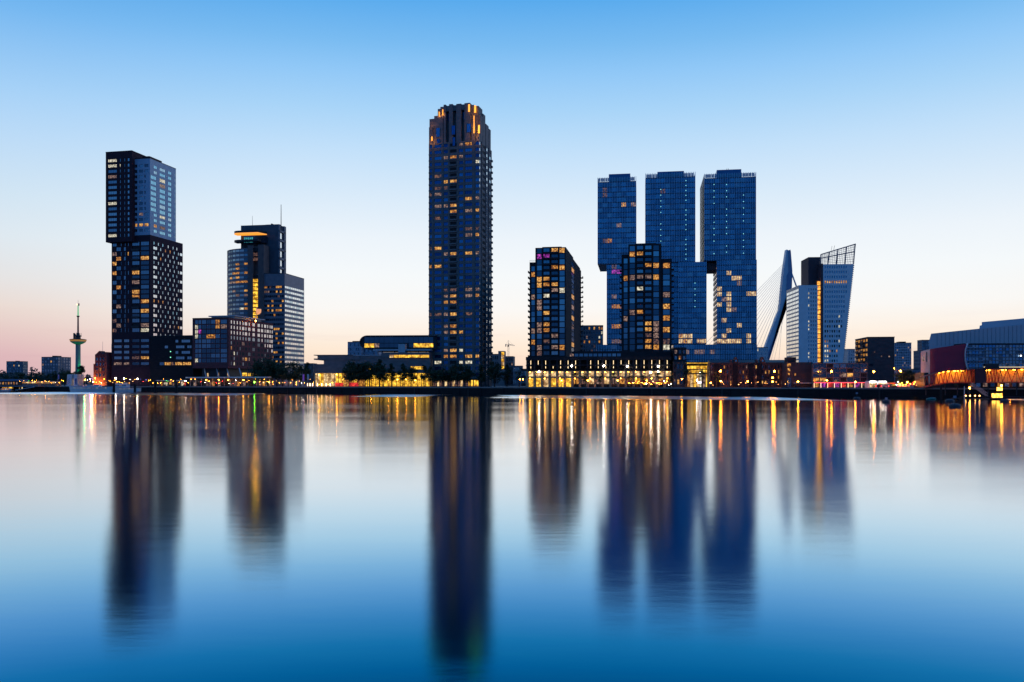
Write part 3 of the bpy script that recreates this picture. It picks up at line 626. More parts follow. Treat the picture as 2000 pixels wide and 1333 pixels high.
# ------------------------------------------------------------------ long hall with lit arcade and rounded penthouse
def long_hall():
    global S_hall, R_hall
    S = S_hall = Site(612, 482, 4); root = R_hall = thing(S, 'exhibition_hall', 'long low concrete hall with yellow-lit ground floor behind a row of trees', 'hall')
    u = S.u; z = S.z; b = MB(); w = u(843); zg = z(728.8)
    b.box(u(613), u(840), 0.0, 30, zg, z(711.5)); b.box(u(632), u(840), 0.4, 30, z(711.5), z(699.5)); b.box(u(613), u(702), 0.0, 30, z(703.2), z(700.6)) 
    b.box(u(620), u(702), 0.0, 30, z(700.6), z(694.8)); b.box(u(613), u(690), -0.3, 30, z(694.8), z(693.4)); b.box(u(683), u(745), 0.2, 30, z(699.5), z(695.2))
    b.box(u(745), u(840), -0.2, 30, z(699.5)+0.02, z(689)); b.build('wall', M_stone, root)
    MB().box(u(690), u(743), -0.1, 20, z(695.2), z(693.8)).build('parapet', M_clad, root)
    for i in range(18):
        a = 761+i*4.3; MB().fbox((u(a),-0.25,0), 0, u(a+3.9)-u(a), 0, 0.08, z(699.3), z(694.2)).build('upper_window', MATS['gp' if i < 2 else 'gl'], root)
    for i in range(6): MB().fbox((u(802+i*4.4),-0.05,0), 0, u(4+a)-u(a), 0, 0.08, z(722), z(716.3)).build('middle_window', MATS['gl'], root)
    MB().fbox((u(720),-0.05,0), 0, 1.2, 0, 0.08, z(722), z(716)).build('middle_window', MATS['gl'], root)
    # ground floor: set back, glowing glass between columns
    MB().box(u(612), u(840), 5, 28, 0, zg).build('inner_wall', mat('hall_inside', (0.5,0.36,0.14), 0.8), root)
    for i in range(28):
        a = 612+i*8.1; k = 'gp' if i in (0,2,3,4) else ('gl' if a > 705 else 'wo' if i%3 else 'gl'); k = 'gl' if i in (1,5) else k
        MB().fbox((u(a),3.6,0), 0.1, u(a+8.0)-u(a), 0, 0.06, 0.3, zg-0.2).build('glass_front', MATS[k], root)
        MB().box(u(a)-0.14, u(a)+0.14, 0.3, 0.6, 0, zg).build('column', M_dark, root)
    MB().box(u(611), u(840), 0.2, 5, zg-0.12, zg-0.02).build('soffit', M_clad, root)
    # penthouse with rounded ends
    P = MB(); pr = []; 
    x0, x1 = u(701.5,6), u(852,6); za, zb = z(683,0,6), z(655.8,0,6); h = (zb-za)/2; n = 8
    def stad(x0, x1, za, zb, h): 
        top = [(x0+h*1.1-h*1.1*cos(a), (za+zb)/2+h*sin(a)) for a in [pi/2*i/n for i in range(n+1)]]; bot = [(x0+h*1.1-h*1.1*cos(a), (za+zb)/2-h*sin(a)) for a in [pi/2*i/n for i in range(n+1)]][::-1]
        return bot[:-1]+top+[(x1,zb),(x1,za)]
    q = stad(x0, x1, za, zb, h)
    P.slab([(a,b_) for a,b_ in q][::-1], 7.6, 24); P.build('penthouse_shell', M_dark, root)
    rim = MB(); qi = [( (a-x0-5)*0.97+x0+5.1 if a < x0+6 else a, (b_-(za+zb)/2)*0.90+(za+zb)/2) for a,b_ in q]
    k = len(q)
    for i in range(k-1):
        A, B, Ci, Di = q[i], q[i+1], qi[i+1], qi[i]
        rim.add([(A[0],6.4,A[1]),(B[0],6.4,B[1]),(Ci[0],6.4,Ci[1]),(Di[0],6.4,Di[1]),(A[0],7.8,A[1]),(B[0],7.8,B[1]),(Ci[0],7.8,Ci[1]),(Di[0],7.8,Di[1])], [(0,1,2,3),(4,7,6,5),(0,4,5,1),(3,2,6,7),(0,3,7,4),(1,5,6,2)])
    rim.build('penthouse_rim', mat('rim_metal', (0.16,0.13,0.13), 0.5), root)
    zm = z(671,0,6)
    for i in range(15):
        a = 712+i*9.6
        if a > 838: break
        MB().fbox((u(a,7.5),7.5,0), 0, u(a+9.2,7.5)-u(a,7.5), 0, 0.05, zm+0.15, zb-1.0).build('penthouse_window', MATS['gc'], root)
        k = 'gl' if i in (0,1) else 'wp' if i == 2 else 'gl' if i >= 10 else 'gc'
        if not (i in (7,8)): MB().fbox((u(a,7.5),7.5,0), 0, u(a+9.2,7.5)-u(a,7.5), 0, 0.05, za+1.1, zm-0.15).build('penthouse_window', MATS[k], root)
    MB().box(u(727), u(840), 2, 26, z(685.5), z(682.5)).build('penthouse_floor', M_clad, root)
    MB().box(u(776.5), u(790), 1.6, 9, z(689), z(672.5)).build('stair_tower', M_clad, root)
    for px in (727,735,744,768,800,815,830): MB().box(u(px)-.2, u(px)+.2, 4, 4.4, z(695), z(685.5)).build('post', M_dark, root)
long_hall()
for px_, py_ in ((623,732.5),(657.6,732),(725,741.6),(741.5,741),(758.4,742),(776,742),(793,742),(810.7,743.5)):
    MB().ball((S_hall.u(px_,2), 2, S_hall.z(py_,0,2)), 0.24).build('ceiling_lamp', M_lampy, R_hall)
far_building(679, 706, 669, 900, 'office_building', 'pale blue office block seen behind the left end of the rounded penthouse', th=8, depth=18, m=mat('pale_blue_wall',(0.26,0.32,0.42),0.7), rows=9, cols=7, ks=('gc','ga'), roof=[(685,699,666)])
far_building(706, 737, 680, 905, 'office_building', 'low bluish office wing below the rounded penthouse', th=8, depth=18, m=mat('pale_blue_wall',(0.26,0.32,0.42),0.7), rows=7, cols=8, ks=('gc','ga'), rnd=((0.03,'ww'),))

# ------------------------------------------------------------------ the tallest tower
def tall_tower():
    S = Site(936, 480, 15.5); root = thing(S, 'skyscraper', 'tallest stone-clad residential skyscraper with stepped crown and orange crown lights', 'skyscraper')
    u = S.u; v = S.v; z = S.z; r = 0.4; u0 = u(837.5); vR = v(960.5); M = M_stone
    zS = z(277, -14)    # shoulder, above it the crown steps back
    wl = MB(); wl.box(u0+r, -r, r, vR-r, 0, zS-0.2)
    mk = marks('wp 280 645,wo 352 645,wp 447 640,wp 448 503,wo 530 500,wd 197 400,ww 630 706,wd 195 848,wy 282 908,wy 352 908,wd 195 978,wd 285 978,wp 195 1040,wd 115 1048,wy 528 1092,wp 620 1092,wp 197 1170,wp 280 1173,wy 345 1175,wp 525 1222,wy 620 1225,wo 350 1238,wd 685 850,wo 686 1248', 5.556, 820, 190)
    mk += marks('wp 240 10,wy 410 12,wo 415 88,wp 630 72,wy 742 72,wo 820 98,wd 240 170,wd 640 310,wd 740 315,wp 630 390,wy 745 390,wd 820 408,wy 235 558,wd 130 565,wp 335 640,wy 415 636,wy 630 628,wp 740 630,wy 232 795,wo 130 800,wd 820 640,wp 600 1102,wy 655 1100,wy 745 1105,wo 820 1115,wp 332 1188,wy 425 1190,wp 625 1180,wy 745 1182,wo 815 1195,wy 330 1268,wo 410 1268,wd 330 1105,wd 415 1110', 6.6625, 820, 400)
    mk += marks('wy 375 110,wp 300 112,wp 570 105,wy 675 108,wy 300 183,wo 375 183,wp 570 32,wp 675 30,wd 300 30,wp 300 325,wy 372 325,wd 555 320,wd 120 325,wd 200 325,wp 270 465,wo 355 465,wp 270 538,wy 355 535,wy 475 533,wp 285 753,wy 365 753,ww 470 750,wo 300 822,wo 360 825,wp 545 825,wy 580 825,wy 658 825,ww 240 905,ww 500 905,ww 560 905,ww 200 905', 6.06, 820, 560)
    Wn = Wins(S, root, mk, ('g1','g1','g1','g2','g1','g3'), 31)
    cols = [(838.6,843.3,1),(848.5,861.8,2),(866.5,874.5,1),(878.8,891.5,0),(896.5,904,1),(908.3,921.8,2),(928.5,935.6,1)]
    zA = z(306.6, -14); pt = (z(306.6,-14)-z(708, -14))/34.0; rows = []
    for k in range(-2, 37):
        zc = zA-k*pt
        if zc < 6 or zc > zS-1: continue
        A = []
        for a, c, m_ in cols:
            ua, uc = u(a)-u0, u(c)-u0
            A.append((ua, uc, 'dk', 1) if m_ == 0 else (ua, uc, None, m_+1))
        rows.append((zc-0.95, zc+0.85, A))
    facade(wl, (u0,0,FRONT), 0, -u0, 0, zS, rows, r, Wn)
    # vertical grooves between the bays: proud piers
    for px in (845.5,864,876.3,893.5,906,925): wl.box(u(px)-0.28, u(px)+0.28, -0.22, -0.001, 0, zS)
    # right flank: zig-zag bays
    rows = []
    for k in range(-2, 37):
        zc = zA-k*pt
        if zc < 6 or zc > zS-1: continue
        rows.append((zc-0.95, zc+0.85, [(0.5, v(938.2),'gs',1),(v(942),v(947.5),'dk',1),(v(949.3),v(952.6),'gs',1),(v(955.3),v(958.5),'gd' if k%2 else 'dk',1)]))
    W2 = Wins(S, root, (), ('gs',), 33); wl.box(-r+.01, -0.1, r, vR-.01, 0, zS-.21); facade(wl, (0,0,RIGHT), r, vR, 0, zS, rows, 0.099, W2)
    facade(wl, (u0,vR,LEFT), 0, vR-r, 0, zS, [(a,b_,[(vR-3.6,vR-1.0,'ga')]) for a,b_,_ in rows], r, W2); wl.box(u0+r,-r,vR-r,vR,0,zS)
    for px in (940.2,948.4,954): wl.box(0.001, 0.5, v(px)-0.3, v(px)+0.3, 0, zS)
    for k in range(-1, 36):
        zc = zA-k*pt; wl.fbox((0,vR,RIGHT), -1.6, -0.02, 0.0, 0.75, zc-1.6, zc-0.5); wl.fbox((u0,0,FRONT), -0.0, 0.9, 0.0, 0.4, zc-1.7, zc-1.0)
    wl.build('wall', M, root)
    # balcony parapets on the central bay
    pm = None
    for k in range(0, 33):
        zc = zA-k*pt
        if pm is None: o = MB().box(u(878), u(892.3), -0.75, -0.02, -1.75, -0.95).build('balcony', M, root); pm = o.data
        else: o = bpy.data.objects.new('balcony', pm); COL.objects.link(o); o.parent = root
        o.location = (0,0,zc)
    # crown: piers stepping up to the centre; each is a block with its own height
    cr = MB(); uv = lambda a: u(a)
    steps = [(837.8,845,277,235),(845,854.5,277,227),(854.5,859.6,226,212.5),(859.6,866.3,226,209),(866.3,918,277,202.5),(918,925,226,205.5),(925,934,230,207.5),(934,936,277,266)]
    dep = vR
    def px_box(a, c, pyb, pyt, v0, v1): cr.box(u(a,v0), u(c,v0), v0, v1, z(pyb, u(a), v0) if pyb < 277 else zS, z(pyt, u(a), v0))
    cr.box(u(846,2), u(930,2), 3.0, dep-3, zS, z(232,-14)); cr.box(u(855,4), u(928,4), 5.0, dep-5, z(232,-14), z(213,-14)); 
    px_box(837.8,845,277,249,0.6,4); px_box(838.8,850,277,233,1.2,6); px_box(848,865,277,227,0.8,7); px_box(855,862,226,213,3,9); px_box(860,867,226,209,2.6,9)
    px_box(866.3,870.5,277,205,0.4,8); px_box(877,884,277,204,0.4,8); px_box(891,900.5,277,203.5,0.4,8); px_box(907,917.8,277,202,0.4,8); px_box(866.3,918,277,0,3,4) if False else None
    cr.box(u(866.3), u(918), 3.2, 12, zS, z(203,-10)); cr.box(u(866.3), u(918), 0.9, 3.2, z(214,-10), z(203.5,-10))
    px_box(917.8,925.5,277,205.5,2.0,9); px_box(925.5,934.5,277,207.5,2.6,10); px_box(921,928,277,240,0.4,4); px_box(930,936,277,262,0.2,3)
    # right-hand corner steps (receding)
    for a, vv0, vv1, py in ((0,1.0,5.5,222),(0,6,10.5,220),(0,11.5,17,240),(0,18,vR-3,250)):
        cr.box(-6, -0.3, vv0+2, vv1+2, zS, z(py, 0, vv0))
    cr.build('crown', M, root)
    W3 = Wins(S, root, marks('', 5.556,820,190), ('g1','g2'), 4)
    for a, c, p0, p1, vv in ((872,877,215,243,3.1),(901,907,215,242,3.1),(882,889,244,262,0.2),(912,919.5,243,260,0.2),(852,859,246,264,0.6),(884,889,267,284,-0.2),(853,859,268,277,0.6),(868,873,250,262,2.9)):
        W3.add((0,vv,0.0), u(a,vv), u(c,vv), z(p1,-10,vv), z(p0,-10,vv), 0.05, None, 2)
    # orange uplights standing in the crown niches
    gm = mat('crown_light', (1,0.6,0.2), emit=(1.0,0.36,0.03), es=1.8)
    for a, c, p0, p1, vv in ((914.8,917.8,205,219.5,-0.2),(926.5,929.8,208,222,1.9),(925.2,926.6,228,262,0.0),(934,937.2,247,263,-0.4),(842.8,844.6,262,270,0.3),(857.3,858.6,214,224,2.8),(864.2,865.6,210,222,2.4)):
        MB().box(u(a,vv), u(c,vv), vv-0.25, vv, z(p1,-8,vv), z(p0,-8,vv)).build('crown_lamp', gm, root)
    for a, py, vv, e in ((927,222,-1.2,160),(931,262,-3.0,420),(858,222,0.5,110),(865,220,0,110),(843,270,-2.5,260),(926,250,-2.5,260),(842,238,-1,80)):
        ld = bpy.data.lights.new('crown_uplight', 'POINT'); ld.energy = e; ld.color = (1.0,0.38,0.05); ld.shadow_soft_size = 0.5
        lo = bpy.data.objects.new('crown_uplight', ld); COL.objects.link(lo); lo.parent = root; lo.location = (u(a,vv), vv, z(py,-8,vv))
    for px, py in ((876,197),(905,199.5),(912.5,194.5)): MB().tube((u(px,6),6,z(204,-8)),(u(px,6),6,z(py,-8)),0.12,0.06).build('antenna', M_dark, root)
    Wn.flush(); W2.flush(100); W3.flush()
    # base: lit lobby
    for i in range(19):
        a = 838+i*5.1; k = 'gl' if a > 914 else ('wd' if i%3 else 'gp'); MB().fbox((u(a),-0.05,0), 0.1, 1.35, 0, 0.06, 0.3, 3.6).build('lobby_window', MATS[k], root)
    MB().box(u(836), 0.6, -3, -0.3, 3.9, 4.6).build('canopy', M_dark, root)
glass('g1', (0.025,0.13,0.36), 0.2); glass('g2', (0.06,0.24,0.50), 0.2); glass('g3', (0.015,0.08,0.24), 0.2)
tall_tower()
# ------------------------------------------------------------------ behind the tall tower
MCG = mat('dusky_concrete', (0.30,0.25,0.25), 0.85)
far_building(955, 974, 693, 640, 'office_block', 'small pinkish office block directly right of the tall skyscraper', th=6, depth=16, m=MCG, rows=5, cols=5, ks=('gc','dk'), pyb=754)
def stair_block():
    S = Site(973, 620, 6); root = thing(S, 'stair_block', 'narrow taller block with an orange-lit glazed stair beside the tower crane', 'building')
    b = MB(); b.box(0, S.u(985), 0, 10, 0, S.z(686)); b.build('wall', MCG, root)
    for i in range(5): MB().fbox((S.u(979.5),-0.02,0), 0, S.u(984.6)-S.u(979.5), 0, 0.15, S.z(721)+i*2.5, S.z(721)+i*2.5+2.2).build('stair_window', MATS['gp' if i%2 else 'gl'], root)
stair_block()
far_building(985.5, 1002, 697.5, 630, 'apartment_building', 'pinkish flat block with a grid of small windows below the tower crane', th=6, depth=14, m=MCG, rows=6, cols=4, ks=('dk','gc'), rnd=((0.1,'wp'),))
far_building(1002, 1020, 716, 620, 'market_hall', 'low round-roofed grey hall in the gap right of the tower crane', th=3, depth=14, m=mat('hall_grey',(0.25,0.25,0.3)), rows=3, cols=6, ks=('gd','gb'))
far_building(1018, 1030, 722, 600, 'market_hall', 'low dark glazed hall touching the lit arcade building', th=3, depth=14, m=M_dark, rows=2, cols=5, ks=('gd','gb'))
far_building(590, 612, 711, 760, 'low_building', 'low bluish building between the banded tower and the long hall', th=3, depth=12, m=M_cladd, rows=3, cols=6, ks=('gb','gd'))
def tower_crane():
    S = Site(993, 900, 0); k = 900/FL; root = thing(S, 'tower_crane', 'thin tower crane against the peach sky right of the tall skyscraper', 'crane')
    z = S.z; mc = mat('crane_paint', (0.35,0.28,0.24), 0.6)
    b = MB(); w = 0.7
    for x, y in ((-w,-w),(w,-w),(w,w),(-w,w)): b.tube((x,y,0),(x,y,z(675)),0.16,n=4)
    zz = 0
    while zz < z(677): b.tube((-w,-w,zz),(w,-w,zz+1.8),0.1,n=4); b.tube((w,-w,zz+1.8),(-w,-w,zz+3.6),0.1,n=4); zz += 3.6
    b.build('mast', mc, root)
    b = MB(); 
    for dz in (0,): b.tube((-3*k,0,z(674)),(12.5*k,0,z(676)),0.2,n=4); b.tube((0,0,z(671.8)),(12.5*k,0,z(675)),0.14,n=4)
    for i in range(12): x = i*k; b.tube((x,0,z(674.2)),(x+.5*k,0,z(672.2+i*0.25)),0.09,n=4); b.tube((x+.5*k,0,z(672.2+i*0.25)),(x+k,0,z(674.4)),0.09,n=4)
    b.build('jib', mc, root)
    b = MB(); b.box(-6*k,-4.2*k,-.8,.8,z(677.5),z(672.5)); b.tube((-6*k,0,z(673.5)),(0,0,z(674)),0.22,n=4); b.build('counterweight', mc, root)
    b = MB(); b.tube((0,0,z(674)),(0,0,z(665)),0.35,0.1,n=4); b.tube((0,0,z(665)),(9*k,0,z(673.5)),0.06,n=3); b.tube((0,0,z(665)),(-5*k,0,z(673)),0.06,n=3); b.build('apex', mc, root)
    MB().box(-1.0,0.4,-1.4,-0.3,z(678),z(675)).build('cab', M_dark, root)
tower_crane()
far_building(1134, 1178, 637, 720, 'apartment_building', 'grey-blue flat block seen between the black residential towers, leftmost wing set back', th=6, depth=16, m=mat('far_grey_wall',(0.17,0.17,0.2),0.8), rows=13, cols=9, ks=('gc','ga','gc'), mk=marks('wo 740 1028,wy 780 1030,wy 825 1032,wo 858 1028,wp 690 1092,wo 685 1135,wo 740 1158,wo 825 1158,ww 830 1098,ww 862 1055', 5.556, 1020, 460), rnd=((0.06,'wd'),), roof=[(1149,1155,635.5),(1156,1163,635)])

# ------------------------------------------------------------------ two black residential towers and their arcaded podium
M_blk = mat('charcoal_brick', (0.022,0.022,0.028), 0.85, var=0.3, stretch=(1,1,3))
def res_tower(px_c, D, name, label, wings, main, side, yrow0, pitch, nrow, mk, seed):
    S = Site(main[1], D, 10); root = thing(S, name, label, 'tower'); u = S.u; z = S.z; v = S.v; r = 0.5
    vR = v(side[1]) if side else 12.0
    b = MB(); Wn = Wins(S, root, mk, ('ga','gb','gc','gc','gc'), seed, rnd=((0.02,'wd'),)); fw = []
    zA = z(yrow0, u(main[0]+10)); p = (z(yrow0, u(main[0]+10))-z(yrow0+pitch*(nrow-1), u(main[0]+10)))/(nrow-1)
    def rows(cols, top, u0, vv, first=0):
        R = []
        for k in range(first, nrow):
            zc = zA-k*p
            if zc+1.4 > top: continue
            A = []
            for a, c, t in cols:
                A.append((S.u(a,vv)-u0, S.u(c,vv)-u0, None, 1 if t == 'w' else 2))
            R.append((zc-1.25, zc+1.25, A))
        return R
    # main shaft
    u0 = u(main[0]); zt = z(main[2]); b.box(u0+r, -r, r, vR-r, 0, zt-0.1)
    cols = main[3]; facade(b, (u0,0,FRONT), 0, -u0, 0, zt, rows(cols, zt, u0, 0), r, Wn)
    b.box(u0, u0+r, r, vR, 0, zt)
    rw = []
    for k in range(1, nrow):
        zc = zA-k*p
        if side: rw.append((zc-1.2, zc+1.2, [(v(side[0]+a), v(side[0]+c), None) for a, c in side[2]]))
    b.box(-r+.01, -0.12, r, vR-.01, 0, zt-1.6); facade(b, (0,0,RIGHT), r, vR, 0, zt-1.5 if side else zt, rw, 0.119, Wn)
    if side: b.box(-r-0.01, -0.01, r, vR*0.45, zt-1.5, zt)
    # roof setback
    rf = MB(); rf.box(u0+3, -2.5, 3, vR*0.6, zt, zt+0.8); 
    # wings
    for a, c, top, vv, cl in wings:
        wu0, wu1 = u(a,vv), u(c,vv); wt = z(top, wu0, vv); 
        if wu1 < u0+1: wu1 = u0-0.02
        else: wu0 = 0.02
        b.box(wu0+r*0, wu1, vv+r, vR, 0, wt-0.1); facade(b, (wu0,vv,FRONT), 0, wu1-wu0, 0, wt, rows(cl, wt, wu0, vv), r, Wn)
        rf.box(wu0, wu1, vv, vR, wt+0.01, wt+0.12)
        for i in range(8): rf.tube((wu0+(wu1-wu0)*i/7,vv+.1,wt),(wu0+(wu1-wu0)*i/7,vv+.1,wt+1.1),0.04,n=3)
        rf.box(wu0, wu1, vv+.06, vv+.12, wt+1.1, wt+1.18)
        if wu1 < u0+1: ox, sg = wu0, -1
        else: ox, sg = wu1, 1
        for k in range(nrow):
            zc = zA-k*p
            if zc+1 > wt: continue
            o = MB(); x0, x1 = sorted((ox+sg*0.02, ox+sg*1.1)); o.box(x0, x1, vv+1.5, vv+7, zc-1.8, zc-1.5); x0, x1 = sorted((ox+sg*1.0, ox+sg*1.1)); o.box(x0, x1, vv+1.5, vv+7, zc-1.5, zc-0.7); o.build('balcony', M_blk, root)
    b.build('wall', M_blk, root); rf.build('roof', M_dark, root)
    # balconies on the two middle bays of the front
    mid = [c for c in cols if c[2] == 'b']
    a, c = mid[0][0]-0.8, mid[-1][1]+0.8; pm = None
    for k in range(nrow):
        zc = zA-k*p
        o = MB(); o.box(u(a), u(c), -1.1, -0.02, zc-1.75, zc-1.5); o.box(u(a), u(c), -1.1, -1.02, zc-1.5, zc-0.75); o.build('balcony', M_blk, root)
    if side:
        for k in range(1, nrow):
            zc = zA-k*p; o = MB(); o.box(0.02, 1.3, vR-5, vR-0.5, zc-1.8, zc-1.5); o.box(1.2, 1.3, vR-5, vR-0.5, zc-1.5, zc-0.7); o.build('balcony', M_blk, root)
    Wn.flush(); return S, root
res_tower(0, 424, 'residential_tower', 'black residential tower with scattered warm windows, standing apart over the left end of the arcade', [(1034.3,1045.5,513.5,2.5,[(1037.5,1044.5,'w')])],
    (1045.6,1105,483,[(1048.5,1058,'w'),(1061.2,1073,'b'),(1076.8,1089.5,'b'),(1092.5,1102.8,'w')]), (1105,1135,[(11.5,16.5)]), 490.2, 11.13, 19,
    marks('wy 355 168,wy 440 170,mg 265 225,mg 185 230,wo 350 348,wy 432 345,wo 118 440,wy 185 470,wy 262 475,wy 183 538,wo 265 540,wy 350 538,wp 350 600,ww 430 598,wp 118 690,ww 262 665,wp 183 728,wp 183 785,wy 262 850,wy 262 970,wp 183 970,wp 183 1038,wo 262 1035,wp 115 1050,wo 120 1172,wp 183 1220,wp 355 1220,wo 415 1220,wd 200 1280,wy 555 385,wy 553 683,wp 553 808,wy 553 928,wy 550 1165,wd 532 1285,wp 350 1098', 5.556, 1020, 460), 41)
res_tower(0, 414, 'residential_tower', 'black residential tower in front of the three blue glass towers', [(1214,1227.2,498.5,2.5,[(1218,1225.8,'w')]),(1292.6,1312,506.5,1.2,[(1295,1308.2,'w')])],
    (1227.3,1291.5,476,[(1229.8,1240,'w'),(1244,1256,'b'),(1260,1272.4,'b'),(1276,1287,'w')]), None, 485.5, 11.37, 19,
    marks('wy 490 35,wy 585 33,wy 412 10,wp 412 0,wo 672 160,wy 762 158,wp 585 300,wp 675 295,wy 762 295,wo 412 340,ww 562 438,wo 575 685,wp 480 695,wy 665 825,wp 755 830,wy 665 895,wp 755 898,wd 665 965,wp 755 962,wo 668 1028,wd 755 1028,wy 672 1095,wo 755 1090,wp 412 790,wp 878 140,wo 878 200,wp 878 525,wy 875 655,wo 865 783,wy 870 910,ww 870 1105,wp 490 300,wd 870 1040', 5.795, 1150, 490), 42)

def podium():
    S = Site(1027, 410, 8); root = thing(S, 'arcade_building', 'long black podium with a brightly lit arcade of shop bays and red parasols in front', 'building')
    u = S.u; z = S.z; w = u(1311); b = MB(); zc1 = z(725.2, w/2); zc0 = z(736.5, w/2); zt = z(697, w/2); z2 = z(703, w/2); M = M_blk
    b.box(0, w, 0.0, 16, z(703.5,w/2), zt); b.box(u(1117,6), w, 6, 17, zt+0.01, z(685.5, w/2)); b.box(0.3, w-0.3, 4.2, 16, 0, z(703.5,w/2))
    zm0, zm1 = z(714.5,w/2), z(712.5,w/2); b.box(0, w, 0, 4.2, zm0, zm1); b.box(0, w, 0, 4.2, zc1, z(723.4,w/2))
    b.build('wall', M, root)
    Wn = Wins(S, root, [(1117,692,'wp')], ('gb','ga','ga'), 5); x = 1113
    while x < 1212: Wn.add((0,6,0.0), u(x,6), u(x+7.6,6), z(696,w/2), z(690,w/2), 0.03, None, 2); x += 9.2
    Wn.flush()
    pil = mat('pier_stone', (0.45,0.30,0.17), 0.8); n = 19; pw = w/n; glow = MATS
    for i in range(n):
        a = i*pw; B = MB(); B.box(a, a+1.1, -0.05, 0.9, 0, zc1); B.build('pier', pil, root)
        B = MB(); B.box(a+0.2, a+0.9, 0.0, 0.6, zc1+1.2, zm0); B.box(a+0.2, a+0.9, 0.0, 0.6, zm1, z(703.5,w/2)); B.build('colonnade_pier', M, root)
        if i not in (3,7): MB().box(a+pw*0.5, a+pw*0.5+0.22, 4.05, 4.18, zm1+0.2, z(704,w/2)).build('strip_light', M_strip, root)
        if i not in (1,7,12): MB().box(a+pw*0.5, a+pw*0.5+0.22, 4.05, 4.18, zc1+1.4, zm0-0.2).build('strip_light', M_strip, root)
        if i < n:
            k = ('ww','gp','gp','gl')[(i*3)%4]; hi = MB(); hi.box(a+1.15, a+pw-0.02, 2.2, 2.3, zc0+0.25, zc1-0.1); hi.build('upper_shop_window', MATS['gp'], root)
            lo = MB(); lo.box(a+1.15, a+pw-0.02, 2.6, 2.7, 1.6 if i>5 else 0.2, zc0-0.6); lo.build('shop_window', MATS[('gl','gl','gp','gl','gl','gl','wo','wd','gp','wp','gp','wp','wo','wo','gl','wo','wp','wo','wo')[i]], root)
            if i > 5: MB().box(a+1.15, a+pw-0.02, 2.6, 2.7, 0.1, 1.55).build('shop_door', M_dark, root)
    MB().box(0.0, w, 0.1, 4.2, zc0-0.5, zc0+0.2).build('arcade_floor', pil, root)
    MB().box(0, w, 2.75, 4.1, 0, zc1-0.02).build('arcade_back', M_dark, root)
    # lamps under the arcade ceiling
    for i in range(n):
        x = i*pw+pw*0.5; MB().ball((x, 0.9, zc1-0.45), 0.16).build('ceiling_lamp', M_lampy, root)
        if i%2 == 0: MB().ball((x, 0.9, zc0-0.75), 0.16).build('ceiling_lamp', M_lampy, root)
    for px, py in ((1116.6,715.4),(1179,715.4),(1225,716),(1285.6,716),(1053,726),(1271,727.6),(1285.6,726.5)):
        MB().ball((u(px), -0.3, z(py,w/2)), 0.3).build('wall_lamp', M_lampc, root)
podium()

